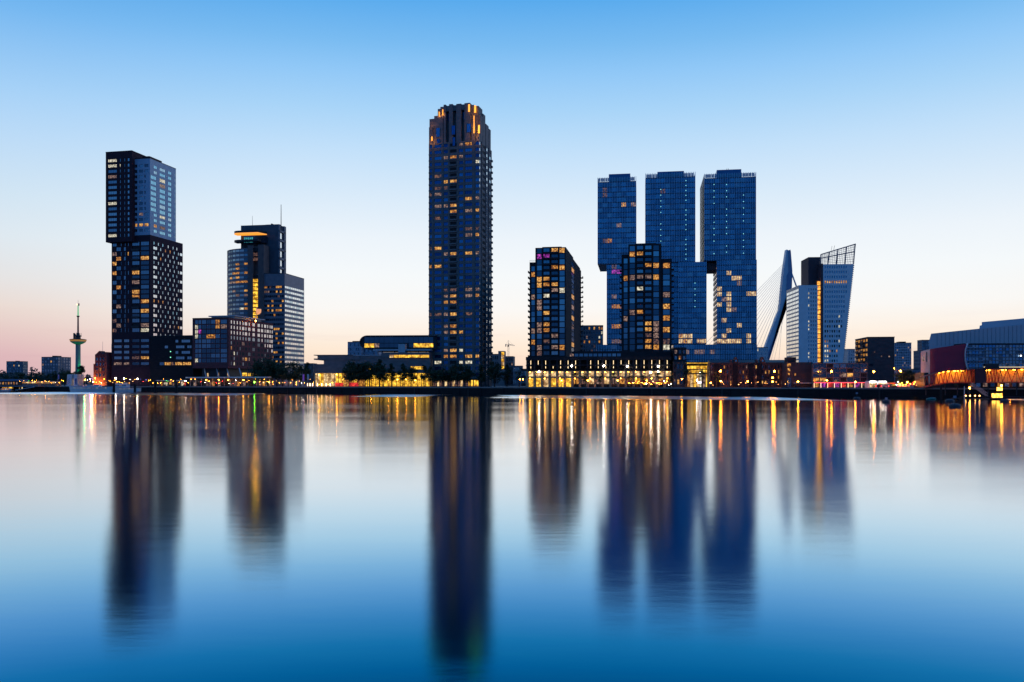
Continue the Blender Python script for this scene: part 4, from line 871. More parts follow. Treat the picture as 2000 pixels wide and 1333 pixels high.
# ------------------------------------------------------------------ three joined glass towers with vertical fins
mat('small_glow_teal', (0.4,0.7,0.7), emit=(0.30,0.85,0.80), es=1.6)
def screen_glass():
    m = bpy.data.materials.new('screen_glass'); m.use_nodes = True; t = m.node_tree; b = t.nodes['Principled BSDF']; b.inputs['Base Color'].default_value = (.06,.42,.60,1); b.inputs['Roughness'].default_value = .3; b.inputs['Alpha'].default_value = .72; MATS['screen_glass'] = m
screen_glass()
def fin_towers():
    S = Site(1375.6, 590, 8.5); root = thing(S, 'vertical_city', 'three joined dark-blue glass towers with shifted upper blocks and thin vertical fins', 'tower')
    z = S.z; R = random.Random(77); fins = MB(); slabs = MB(); body = MB(); Wn = Wins(S, root, marks('wy 480 523,wp 560 523,wy 180 985,wo 225 985,wo 270 985,wd 220 1030,wp 395 800,wd 210 320,wd 180 380,wd 320 1315,wp 350 1330,wd 940 390', 6.667, 1150, 320)
        + marks('mg 290 212,mg 340 212,wd 300 165,wo 270 652,wo 335 652,wo 275 850,wo 320 850,wp 290 510,wp 275 1040,wp 320 1040,wy 1030 990,wy 1070 990,wy 1110 990,wy 1150 990,wy 1030 1040,wy 1070 1040,wy 1110 1040,wy 1150 1040', 5.795, 1150, 490)
        + marks('gp 515 180,gp 555 220,gp 600 220,wp 600 262,gp 422 300,gp 410 345,gp 505 345,gp 505 387,wp 470 387,gp 505 430,gp 670 345,gp 715 345,gp 418 473,gp 515 510,wp 560 512,gp 458 592,gp 600 635,gp 505 675,gp 660 720,gp 470 762,gp 80 765,gp 130 765,gp 60 803,gp 110 803,gp 150 803,gp 200 803,gp 250 803,gp 400 800,gp 430 800,gp 460 800,gp 490 800,gp 520 800,gp 550 800,gp 680 765,gp 710 765,gp 680 800,gp 600 803,wp 120 885,wp 180 885,wp 225 885,wp 320 880', 4.762, 1320, 500),
        ('ga','f1','f1','f2','f2','f1','f3'), 51)
    def block(a, c, pyt, pyb, v0, depth, nf, fl, leftwin=None, top=True, clear=0, pxv=None):
        u0, u1 = S.u(a, v0), S.u(c, v0); zt, zb = z(pyt, u1, v0), (z(pyb, (u0+u1)/2, v0) if pyb else 0); r = 0.35
        body.box(u0+r, u1-r, v0+r, v0+depth-r, zb, zt-(3 if top else 0.1)); n = max(1, round((zt-zb)/3.55)); fh = (zt-zb)/n; nb = max(2, round((u1-u0)/3.4)); bw = (u1-u0)/nb
        for i in range(n):
            za = zb+i*fh; slabs.box(u0, u1, v0+0.02, v0+r-0.01, za, za+0.42)
            for F, s0, s1 in (((u1,v0,RIGHT), r, depth), ((u0,v0+depth,LEFT), 0, depth-r)):
                slabs.fbox(F, s0, s1, -r+0.01, -0.02, za, za+(0.55 if F[2] == RIGHT else fh*0.5))
            if top and i == n-1: continue
            for j in range(nb): Wn.add((u0,v0,FRONT), bw*j+0.04, bw*(j+1)-0.04, za+0.58, za+fh-0.02, -r+0.03, None, 1)
            nd_ = int(depth/5)
            for j in range(nd_):
                Wn.add((u1,v0,RIGHT), r+(depth-r)*j/nd_+.05, r+(depth-r)*(j+1)/nd_-.05, za+0.58, za+fh-0.02, -r+0.03, 'gd' if depth > 5 else None, 1)
        k = int((u1-u0)/1.15)
        for j in range(k+1):
            x = u0+(u1-u0-0.14)*j/k; fins.box(x, x+0.30, v0-0.3, v0+0.0, zb, zt)
        k = int(depth/2.4)
        for j in range(k+1):
            y = v0+(depth-0.2)*j/k; fins.box(u1-0.001, u1+0.15, y, y+0.16, zb, zt)
        if leftwin is None: body.box(u0+0.02, u0+r-0.01, v0+r, v0+depth, zb, zt)
        else:
            for i in range(n-1):
                for j in range(3): Wn.add((u0,v0+depth,LEFT), depth*(0.12+j*0.3), depth*(0.3+j*0.3), zb+i*fh+0.8, zb+i*fh+fh-0.4, -r+0.03, leftwin, 1)
        return u0, u1, zb, zt
    T = []
    T.append(block(1167.2,1242,345,516,0.0,40,0,0)); T.append(block(1260.5,1357.7,336,None,0.0,38,0,0) if False else block(1260.5,1357.7,336,513,-1.0,38,0,0)); T.append(block(1375.6,1476.2,336.5,509,0,44,0,0))
    for (u0,u1,zb,zt), (a, c, py) in zip(T, ((1189,1231,339),(1284,1336,334),(1400,1448,330.5))):
        b = MB(); b.box(S.u(a), S.u(c), 0.4, 20, zt-3, z(py, S.u(c))); b.build('roof_house', MATS['f_roof'], root)
        b = MB(); k = 16
        for j in range(k): x = u0+0.6+(u1-u0-1.2)*j/k; b.box(x, x+(u1-u0-1.2)/k-0.2, 0.1, 0.2, zt-2.8, zt-0.4)
        b.build('wind_screen', MATS['screen_glass'], root)
    block(1185,1241.5,516.5,672.5,0,30,0,0,top=False); block(1325,1379.6,511.5,672.5,-2.0,22,0,0,top=False); block(1400,1477.6,507.5,672.5,-2.5,30,0,0,leftwin='wp',top=False); 
    block(1298,1325,511.5,672.5,1.0,22,0,0,top=False)
    # link between the shafts
    MB().box(S.u(1379.8), S.u(1399.8)-0.05, 4, 24, z(527), z(512.5)).build('link_block', mat('brown_panel', (0.10,0.075,0.08), 0.7), root)
    # podium
    block(1165,1214,673.5,None,1.0,22,0,0,top=False); block(1316,1478,672.6,None,-4.0,34,0,0,top=False)
    body.build('core', M_blue, root); slabs.build('floor_edges', mat('floor_edge', (0.03,0.05,0.09), 0.5), root, 'stuff'); fins.build('fins', M_steel, root, 'stuff')
    # small lights in the stairwells
    for a, c, n, y0, y1 in ((1290.5,0,11,360,472),(1339.5,0,17,354,507),(1394.5,0,12,361,496),(1419,0,12,361,493),(1452,0,11,369,495),(1357,0,5,554,600)):
        for i in range(n):
            py = y0+(y1-y0)*i/(n-1)
            if (i*7+int(a))%6 == 0: continue
            MB().box(S.u(a)-0.2, S.u(a)+0.2, -2.4 if py > 512 else -0.35 if a > 1370 or a < 1250 else -1.35, -2.3 if py > 512 else -0.25 if a > 1370 or a < 1250 else -1.25, z(py,S.u(a))-0.2, z(py,S.u(a))+0.2).build('stair_light', MATS['small_glow_teal'], root)
    for px in (1421,1424): MB().tube((S.u(px),5,z(331,-5)),(S.u(px),5,z(328,-5)),0.15,0.1).build('antenna', M_dark, root)
    Wn.flush()
glass('f1', (0.045,0.20,0.36), 0.16); glass('f2', (0.025,0.14,0.26), 0.16); glass('f3', (0.08,0.28,0.46), 0.16); glass('f_roof', (0.05,0.14,0.28), 0.35)
fin_towers()

# ------------------------------------------------------------------ small dark blocks and the lit hall between podium and warehouses
far_building(1316, 1340.5, 681, 402, 'corner_block', 'small dark glazed block stacked at the right end of the arcade', th=5, depth=10, m=M_blk, rows=2, cols=3, ks=('ga','gc'), pyb=708, mk=[(1323,688,'wp'),(1331,702,'wo')], mull=2)
far_building(1315, 1341, 708.3, 401, 'brown_block', 'dark brown block with thin piers left of the bright yellow entrance hall', th=5, depth=12, m=mat('brown_stone',(0.10,0.08,0.08),0.8), rows=3, cols=4, ks=('gc','dk'), mk=[(1325,748,'wy')], mull=2)
def entrance_hall():
    S = Site(1341, 398, 5); root = thing(S, 'entrance_hall', 'brightly yellow-lit glass entrance hall with projecting canopy under the blue towers', 'hall')
    u = S.u; z = S.z; b = MB(); w = u(1386.5); b.box(0, 0.3, 0, 12, 0, z(709)); b.box(w-0.3, w, 0, 12, 0, z(709)); b.box(0, w, 11, 12, 0, z(709)); b.build('wall', M_dark, root)
    b = MB(); b.box(-0.1, u(1391), -2.5, 12, z(709)+.01, z(707.4)); b.build('canopy', M_dark, root)
    MB().box(0, u(1390), -2.4, 0.2, z(710.4), z(709)-.02).build('canopy_light', MATS['gl'], root)
    for i, (y0, y1, k) in enumerate(((710.6,715,'dk'),(715,721,'gl'),(721.5,723,'dk'),(723,729,'gl'),(729.3,731,'dk'))):
        MB().fbox((0,0.4,0), 0.35, w-0.35, -0.2, 0, z(y1), z(y0)).build('floor_band' if k == 'dk' else 'lit_floor', MATS[k], root)
    for i in range(7):
        a = 0.4+i*(w-0.8)/7; k = ('wo','gp','gl','gp','ww','wp','gl')[i]
        MB().fbox((a,0.4,0), 0, (w-0.8)/7-0.15, -0.2, 0, 0.2, z(731.2)).build('glass_front', MATS[k], root)
        MB().box(a-0.12, a-0.02, 0.0, 0.35, 0, z(709)).build('mullion', M_dark, root)
    for px, py in ((1366,728),(1369,727.2),(1361,743)): MB().ball((u(px), -0.4, z(py)), 0.17).build('hall_lamp', M_lampc, root)
    MB().box(u(1362.5), u(1370), -0.5, -0.1, z(749.5), z(745.5)).build('bright_sign', mat('sign_glow',(1,1,1),emit=(1.0,0.85,1.0),es=2.0), root)
    for i in range(3): MB().tube((u(1384),-0.4,z(732)-i*3),(u(1382),-0.4,z(732)-i*3-2.6),0.12).build('neon_tube', M_strip, root)
entrance_hall()

# ------------------------------------------------------------------ brick warehouses with stepped gables
def warehouses():
    S = Site(1387, 386, 6); root = thing(S, 'brick_warehouse', 'long dark brick warehouse with gabled dormers, in front of the bridge pylon', 'warehouse')
    u = S.u; z = S.z; w = u(1536.5); zt = z(708.5,w/2); r = 0.3; b = MB(); b.box(r, w-r, r, 14, 0, zt-0.1)
    mkW = mat('warehouse_brick', (0.10,0.055,0.05), 0.9, var=0.3, stretch=(1,1,3), bump=0.4)
    Wn = Wins(S, root, marks('wy 380 242,wo 125 318,wo 200 318,wp 240 250,wy 515 340,wy 560 315,wo 690 310,wo 685 378,wp 378 472,wy 445 470,wy 515 468,wo 30 455,wp 695 472,wp 720 480,wo 235 400,wp 388 398', 6.667, 1420, 680)+marks('wo 460 1035,wo 565 1085,wo 620 1080', 4.762, 1320, 500), ('dk','gc','dk'), 61, rnd=((0.08,'wd'),))
    rows = []; n = 24; cw = w/n
    for i, py in enumerate((717,727,737,747.5)):
        zc = z(py,w/2); rows.append((zc-0.75, zc+0.75, [(cw*j+cw*0.3, cw*(j+1)-cw*0.3, None, 1) for j in range(n)]))
    facade(b, (0,0,FRONT), 0, w, 0, zt, rows, r, Wn); b.box(0,r,r,14,0,zt); b.box(w-r,w,r,14,0,zt); b.build('wall', mkW, root)
    # dark loading bays
    for px in (1395,1431,1462,1478): MB().box(u(px), u(px)+2.2, -0.35, -0.02, 0.3, zt-0.5).build('loading_bay', M_brickb, root)
    for px, w2, h in ((1437.5,4.3,697.5),(1489.5,4.3,697.5),(1428,2.0,703.5),(1478.5,2.0,703)):
        g = MB(); a, c = u(px-w2), u(px+w2); m = (a+c)/2; ht = z(h,m); st = [(a,zt),(c,zt),(c,zt+(ht-zt)*.45),(m+(c-m)*.6,zt+(ht-zt)*.6),(m+(c-m)*.35,ht-.3),(m+.25,ht),(m-.25,ht),(m-(c-m)*.35,ht-.3),(m-(c-m)*.6,zt+(ht-zt)*.6),(a,zt+(ht-zt)*.45)]
        g.slab(st, -0.1, 5); g.build('gable', mkW, root)
        if w2 > 3: MB().fbox((m-.35,-0.12,0), 0, 0.7, 0, 0.06, zt+0.4, zt+1.2).build('gable_window', MATS['gb'], root)
    MB().add([(0,0,zt+.02),(w,0,zt+.02),(w,6,zt+1.3),(0,6,zt+1.3),(w,14,zt+.02),(0,14,zt+.02)], [(0,1,2,3),(3,2,4,5),(1,4,2),(0,3,5)]).build('roof', M_dark, root)
    Wn.flush()
warehouses()
def blank_block():
    S = Site(1537, 372, 6); root = thing(S, 'plain_block', 'plain dark block with orange stair windows and a small raised box on its roof', 'building')
    u = S.u; z = S.z; w = u(1587.5); b = MB(); zt = z(708); b.box(0,w,0,12,0,zt); b.build('wall', mat('dark_render',(0.07,0.055,0.06),0.85), root)
    MB().box(u(1539.5), u(1556), 1, 8, zt+.01, z(698)).build('roof_box', M_blk, root)
    for i, (px, py, ww, hh, k) in enumerate(((1537.3,716,7,5.5,'wo'),(1538.5,725.5,5,6,'wy'),(1539,733,3,4,'wo'),(1552,734.5,3,4.5,'wo'))):
        MB().fbox((u(px),-0.02,0),0,ww*.215,0,0.1,z(py),z(py-hh)).build('stair_window', MATS[k], root)
    MB().box(u(1550), w+4, -2.0, -0.05, z(749.2), z(748)).build('shelter_roof', M_white, root); MB().box(u(1550), u(1554.5), -1.6, -0.1, 0, z(749.3)).build('kiosk', M_dark, root)
    MB().box(u(1537.5), u(1545), -0.3, -0.02, 0.3, z(738)).build('gate', MATS['gc'], root)
blank_block()
def grid_block():
    S = Site(1588, 366, 6); root = thing(S, 'grid_block', 'grey concrete-framed block with a pink and red lit restaurant on its ground floor', 'building')
    u = S.u; z = S.z; w = u(1694); zt = z(709.5,w/2); b = MB(); n = 8; cw = w/n; r = 0.5; zg = z(747,w/2); b.box(r, w-r, r, 12, 0, zt-0.1); rows = []
    for i in range(4): 
        zb_ = zg+0.25+(zt-zg-0.3)*i/4; rows.append((zb_, zb_+(zt-zg)/4-0.35, [(cw*j+0.14, cw*(j+1)-0.14, None, 3) for j in range(n)]))
    Wn = Wins(S, root, marks('wy 1198 400,wy 1225 400,wp 1540 335,wy 1625 345', 6.667,1420,680), ('gc','gc','dk','ga'), 71)
    for i in range(n): rows.append((0.3, zg-0.35, [(cw*i+0.2, cw*(i+1)-0.2)])) if False else None
    rows.append((0.2, zg-0.3, [(cw*j+0.25, cw*(j+1)-0.25, ('wy','mg','rd','mg','rd','wo','mg','wd')[j], 3) for j in range(n)]))
    facade(b, (0,0,FRONT), 0, w, 0, zt, rows, r, Wn); b.build('wall', mat('frame_concrete',(0.15,0.13,0.15),0.85), root); Wn.flush()
    MB().box(0.1, w-0.1, -1.6, -1.45, zg-0.28, zg-0.1).build('red_light_strip', mat('red_strip',(1,0.1,0.1),emit=(1.0,0.06,0.10),es=3), root)
    MB().box(0, w, -1.44, -0.02, zg-0.25, zg-0.1).build('awning', M_dark, root)
    for i in range(9): MB().box(cw*i+0.05, cw*i+0.2, -1.4, -1.3, 0, zg-0.3).build('lit_post', M_strip, root)
grid_block()
def dark_block():
    S = Site(1694.5, 400, 8); root = thing(S, 'balcony_block', 'dark plain-sided block with warm-lit balconies on its left face', 'apartment building')
    u = S.u; z = S.z; w = u(1747); zt = z(660,0); vL = S.v(1670.5, 0); b = MB(); b.box(0.3,w,0,vL,0,zt); b.build('wall', mat('mauve_brick',(0.10,0.07,0.075),0.9,var=.25,stretch=(1,1,3)), root)
    Wn = Wins(S, root, (), ('wo','wy','wp','wo','gc'), 5); f = MB(); rows = []
    for i in range(7):
        zb_ = z(726)+i*(zt-z(726))/7; rows.append((zb_+0.5, zb_+(zt-z(726))/7-0.4, [(vL*j/5+0.4, vL*(j+1)/5-0.4, None, 2) for j in range(5)]))
        for j in (1,3): o = MB(); o.fbox((0,vL,LEFT), vL*j/5, vL*(j+1)/5, 0.02, 1.2, zb_, zb_+0.25); o.fbox((0,vL,LEFT), vL*j/5, vL*(j+1)/5, 1.1, 1.2, zb_+.25, zb_+1.0); o.build('balcony', M_dark, root)
    f.box(0.3, 0.6, 0.3, vL-.3, 0, zt-.1); facade(f, (0,vL,LEFT), 0, vL, 0, zt, rows, 0.28, Wn); f.build('balcony_wall', mat('mauve_brick',(0,0,0)), root); Wn.flush()
    MB().box(-0.1,w+.1,-.1,vL+.1,zt+.005,zt+.4).build('roof', M_dark, root)
    for px, py in ((1707,689),(1735.5,698),(1721,698)): MB().fbox((u(px),-0.02,0),0,0.5,0,0.05,z(py),z(py)+0.6).build('small_window', MATS['wp'], root)
    MB().fbox((u(1698),-0.02,0),0,u(1705)-u(1698),0,0.05,z(716),z(711)).build('wall_window', MATS['gc'], root)
dark_block()
far_building(1656, 1670, 683, 700, 'apartment_building', 'slim pale-striped flat block between the leaning tower and the balcony block', th=-6, depth=12, m=M_clad, rows=10, cols=3, ks=('gc','ga'))
far_building(1747.3, 1780, 671, 640, 'apartment_tower', 'grey-blue tower block with a stepped roof behind the street trees', th=5, depth=16, m=mat('bluegrey_wall',(0.42,0.42,0.5),0.8), rows=16, cols=9, ks=('gc','dk','gc'), rnd=((0.07,'wp'),), mk=[(1752,684,'wp'),(1769,689,'wy'),(1764,700,'wy'),(1750,696,'wy')], roof=[(1761,1774,667)])
far_building(1800.5, 1815, 665, 900, 'apartment_tower', 'far slim tower block just left of the theatre roof', th=4, depth=12, m=M_far, rows=14, cols=5, ks=('gc','ga'))
far_building(1795.5, 1803, 686, 700, 'apartment_building', 'narrow low tower block partly behind the curved theatre wall', th=4, depth=12, m=M_far, rows=9, cols=3, ks=('gc','ga'))
far_building(1783, 1796, 722, 600, 'low_building', 'low pale building beyond the street trees right of the grey-blue tower', th=4, depth=12, m=M_far, rows=2, cols=4, ks=('gc','ga'))
far_building(1478.5, 1500, 679.5, 860, 'office_building', 'pale office block behind the foot of the bridge pylon', th=4, depth=14, m=M_clad, rows=9, cols=6, ks=('gb','ga'), mk=[(1480,682,'ww')])

# ------------------------------------------------------------------ cable-stayed bridge
def bridge():
    S = Site(1540, 880, 0); root = thing(S, 'cable_stayed_bridge', 'pale blue kinked bridge pylon with a fan of cables', 'bridge')
    mw = mat('pylon_paint', (0.50,0.58,0.68), 0.5, var=0.06); k = 880/FL
    U = lambda x: (x/4.165+1470-1540)*k; Zz_ = lambda y: S.z(y/4.165+460)
    Lp = [(272,118),(258,210),(245,300),(232,430),(222,545),(212,612),(180,690),(70,985),(40,1060)]; Rp = [(288,125),(302,118),(308,170),(318,290),(314,430),(300,450),(278,470),(275,560),(268,610),(235,700),(180,840),(130,1020),(118,1060)]
    b = MB(); poly = [(U(x),Zz_(y)) for x,y in Lp[::-1]]+[(U(x),Zz_(y)) for x,y in Rp]
    b.slab(poly[::-1], -2.2, 4.5); b.build('pylon', mw, root)
    b = MB(); b.slab([(U(x),Zz_(y)) for x,y in [(285,125),(287,300),(272,330),(270,470),(268,600),(212,720),(88,1040),(105,1050),(128,1020),(230,700),(264,615),(274,560),(277,470),(312,430),(316,292),(303,130)]][::-1], -3.0, -2.22); b.build('pylon_shaded_facet', mat('pylon_shade_plate', (0.16,0.25,0.42), 0.5, var=0.06), root)  # darker copy of the pylon paint: shade of its right facet put into colour
    tops = [(256,228),(254,245),(252,262),(250,280),(247,300),(245,318),(243,338),(241,358),(239,380),(237,402),(234,425),(231,448),(228,470),(225,495),(221,525),(217,560)]
    for i, (x, y) in enumerate(tops):
        ex = -560+i*44; ey = 1060
        MB().tube((U(x),0,Zz_(y)),(U(ex),0,Zz_(ey)),0.17,n=4).build('cable', mat('cable_steel', (0.40,0.42,0.48), 0.5), root)
    MB().tube((U(314),0,Zz_(300)),(U(352),0,Zz_(405)),0.75,n=6).build('backstay', mw, root)
    MB().tube((U(352),0,Zz_(405)),(U(590),0,Zz_(1060)),0.75,n=6).build('backstay', mw, root)
    for x, y, ex in ((262,620,165),(240,700,210),(212,780,140)): MB().tube((U(x),0,Zz_(y)),(U(ex),0,Zz_(1060)),0.12,n=4).build('cable', MATS['cable_steel'], root)
    MB().box(U(-700), U(700), -8, 8, Zz_(1060), Zz_(1045)).build('deck', M_dark, root)
bridge()

# ------------------------------------------------------------------ leaning office tower
def leaning_tower():
    S = Site(1560, 580, 4); root = thing(S, 'leaning_tower', 'pale office tower with leaning slab, mesh crown and orange lift strip', 'tower')
    u = S.u; z = S.z; r = 0.3; M = mat('pale_panel', (0.80,0.76,0.80), 0.55, var=0.07)
    # low block: striped left side + smooth front
    vL = S.v(1536, 0); zt = z(557.5); w = u(1597); b = MB(); b.box(0.0+r, w, r, vL-r, 0, zt-.1)
    rows = []; Wn = Wins(S, root, marks('ww 462 482,ww 465 520,ww 462 565,ww 458 692,ww 458 735,ww 458 777,ww 457 950,ww 455 990', 4.165,1470,460), ('w1','w1','ga'), 81, light=True); n = 18; z0 = z(706); fh = (z(566)-z0)/n
    for i in range(n+1):
        zc = z0+fh*i; rows.append((zc-0.7, zc+0.7, [(u(1578.5+j*4.6), u(1580.8+j*4.6), None if i < 9 or j == 0 else 'pn', 1) for j in range(4)]))
    facade(b, (0,0,FRONT), 0, w, 0, zt, rows, r, Wn); b.build('wall', M, root)
    f = MB(); R2 = []; W2 = Wins(S, root, (), ('gs',), 3, light=True)
    for i in range(n+1): zc = z0+fh*i; R2.append((zc-1.0, zc+0.8, [(0.6+(vL-1.2)*j/8, 0.6+(vL-1.2)*(j+1)/8-.03, None, 1) for j in range(8)]))
    f.box(0.1, r+.1, r, vL-.2, 0, zt-.1); facade(f, (0,vL,LEFT), 0, vL-r, 0, zt, R2, 0.099, W2); f.build('striped_wall', mat('striped_panel',(0.75,0.70,0.70),0.5), root)
    # brown core
    vb = S.v(1564.5, u(1579, 8)) ; b = MB(); b.box(u(1579,8), u(1602,8), 8, max(14, vb), 0, z(502.5, u(1602), 8)); b.build('core_tower', mat('brown_core',(0.10,0.055,0.065),0.75), root)
    b = MB(); b.box(u(1597.2)+.02, u(1608), 3.0, 8, 0, z(547,u(1600))); b.build('lift_wall', mat('lift_wall',(0.12,0.06,0.05),0.8), root)
    ni = 17; za, zb = z(549,u(1600)), z(709,u(1600)); gm = MATS['wo']
    for i in range(ni):
        zz = zb+(za-zb)*i/ni; h = (za-zb)/ni; MB().fbox((u(1597.6,1),1.5,0), 0, u(1605.5,1)-u(1597.6,1), -1.4, 0, zz+0.5, zz+h-0.15).build('lift_lobby', MATS['glo'], root); MB().fbox((u(1597.6,1),1.45,0), 0, u(1606.5,1)-u(1597.6,1), -1.4, 0.5, zz+0.1, zz+0.4).build('landing', M_dark, root)
    # leaning slab: front leans out to the right as it rises
    xL = u(1607.6); xt = u(1667.5); xb = u(1646.5); zT = z(516.5,u(1640)); b = MB(); dp = 16
    xr = lambda zz: xb+(xt-xb)*(zz-z(708))/(zT-z(708))
    W3 = Wins(S, root, marks('wy 592 398,wy 610 398,wy 625 398,wy 645 398,wy 665 398,wy 685 398,wy 700 398,wy 720 398,wy 738 398,wy 755 398,wo 585 865,wp 605 868,ww 705 865,ww 585 908,wo 605 908,ww 583 950,ww 602 950,ww 583 993,ww 602 993,ww 583 1032,ww 602 1032,wo 685 950,ww 708 740,ww 710 657,wo 625 950', 4.165,1470,460), ('w1','w1','w1','ga'), 82, light=True)
    n = 20; fh = (zT-z(708))/19.55; rz = 0
    b2 = []
    for i in range(n):
        zc = zT-1.9-fh*i*0.985
        if zc < 2: break
        cols = 10 if i < 10 else 8 if i < 13 else 7 if i < 17 else 6
        b2.append((zc-0.85, zc+0.85, [(u(1610.6+j*4.53)-xL, u(1613.3+j*4.53)-xL, None if i < 11 else ('dk' if (i+j)%3 else None), 1) for j in range(cols) if 1613.3+j*4.53 < 1659-i*0.9]))
    # wall built row by row so that the right edge follows the lean
    zprev = 0
    def strip(s0, s1, za_, zb_, right=False):
        if right: b.hexa([(xL+s0,0,za_),(xr(za_),0,za_),(xr(za_),r,za_),(xL+s0,r,za_)], [(xL+s0,0,zb_),(xr(zb_),0,zb_),(xr(zb_),r,zb_),(xL+s0,r,zb_)])
        else: b.box(xL+s0, xL+s1, 0, r, za_, zb_)
    for za_, zb_, ws in sorted(b2):
        if za_ > zprev: strip(0, 0, zprev, za_, True)
        x = 0
        for s0, s1, k, m_ in sorted(ws): 
            strip(x, s0, za_, zb_); W3.add((xL,0,FRONT), s0, s1, za_, zb_, -r+.03, k, 1); x = s1
        strip(x, 0, za_, zb_, True); zprev = zb_
    strip(0, 0, zprev, zT, True)
    b.hexa([(xL,r+.01,0),(xr(0)-.02,r+.01,0),(xr(0)-.02,dp,0),(xL,dp,0)], [(xL,r+.01,zT),(xr(zT)-.02,r+.01,zT),(xr(zT)-.02,dp,zT),(xL,dp,zT)])
    b.build('leaning_wall', M, root)
    b = MB(); b.box(u(1603.5), xL-0.02, -0.1, 10, 0, zT+.5); b.build('brown_edge', MATS['brown_core'], root)
    # open mesh crown
    zc0 = zT; za, zb = z(497.5, u(1603.5)), z(477, u(1671)); xa, xc = u(1603.5), u(1671.5); g = MB()
    tz = lambda x: za+(zb-za)*(x-xa)/(xc-xa)
    for i in range(5):
        x = xa+(xc-xa)*i/4.0*0.985; dx = 1.1 if i else 0.0; g.tube((x-dx,0.3,zc0),(x,0.3,tz(x)),0.45,n=4)
    for i in range(21): x = xa+(xc-xa)*i/20; g.tube((x-(xc-xt)*i/20,0.2,zc0),(x,0.2,tz(x)),0.13,n=4)
    for i in range(9):
        f0 = i/8; z0_ = zc0+(za-zc0)*f0; z1_ = zc0+(zb-zc0)*f0; x1 = xt+(xc-xt)*f0; g.tube((xa,0.2,z0_),(x1,0.2,z1_),0.15 if i not in (5,8) else 0.5,n=4)
    g.build('mesh_crown', mat('crown_steel',(0.14,0.17,0.22),0.5), root)
    for px, y0, y1 in ((1625,490,481),(1630,489,480)): MB().tube((u(px),2,z(y0)),(u(px)+.6,2,z(y1)),0.1).build('antenna', M_dark, root)
    # edge trim with lattice on the leaning side
    g = MB()
    for i in range(60): zz = zT*i/60; g.box(xr(zz)+.02, xr(zz)+0.5, 0.0, 0.6, zz, zz+zT/60*.55)
    g.build('edge_lattice', MATS['crown_steel'], root)
    for w_ in (Wn, W2, W3): w_.flush(200)
glass('w1', (0.16,0.34,0.50), 0.25); mat('pn', (0.38,0.42,0.52), 0.6); litmat('glo', (1.0,0.32,0.03), (1.0,0.50,0.08), 0.8, 1.8)
leaning_tower()

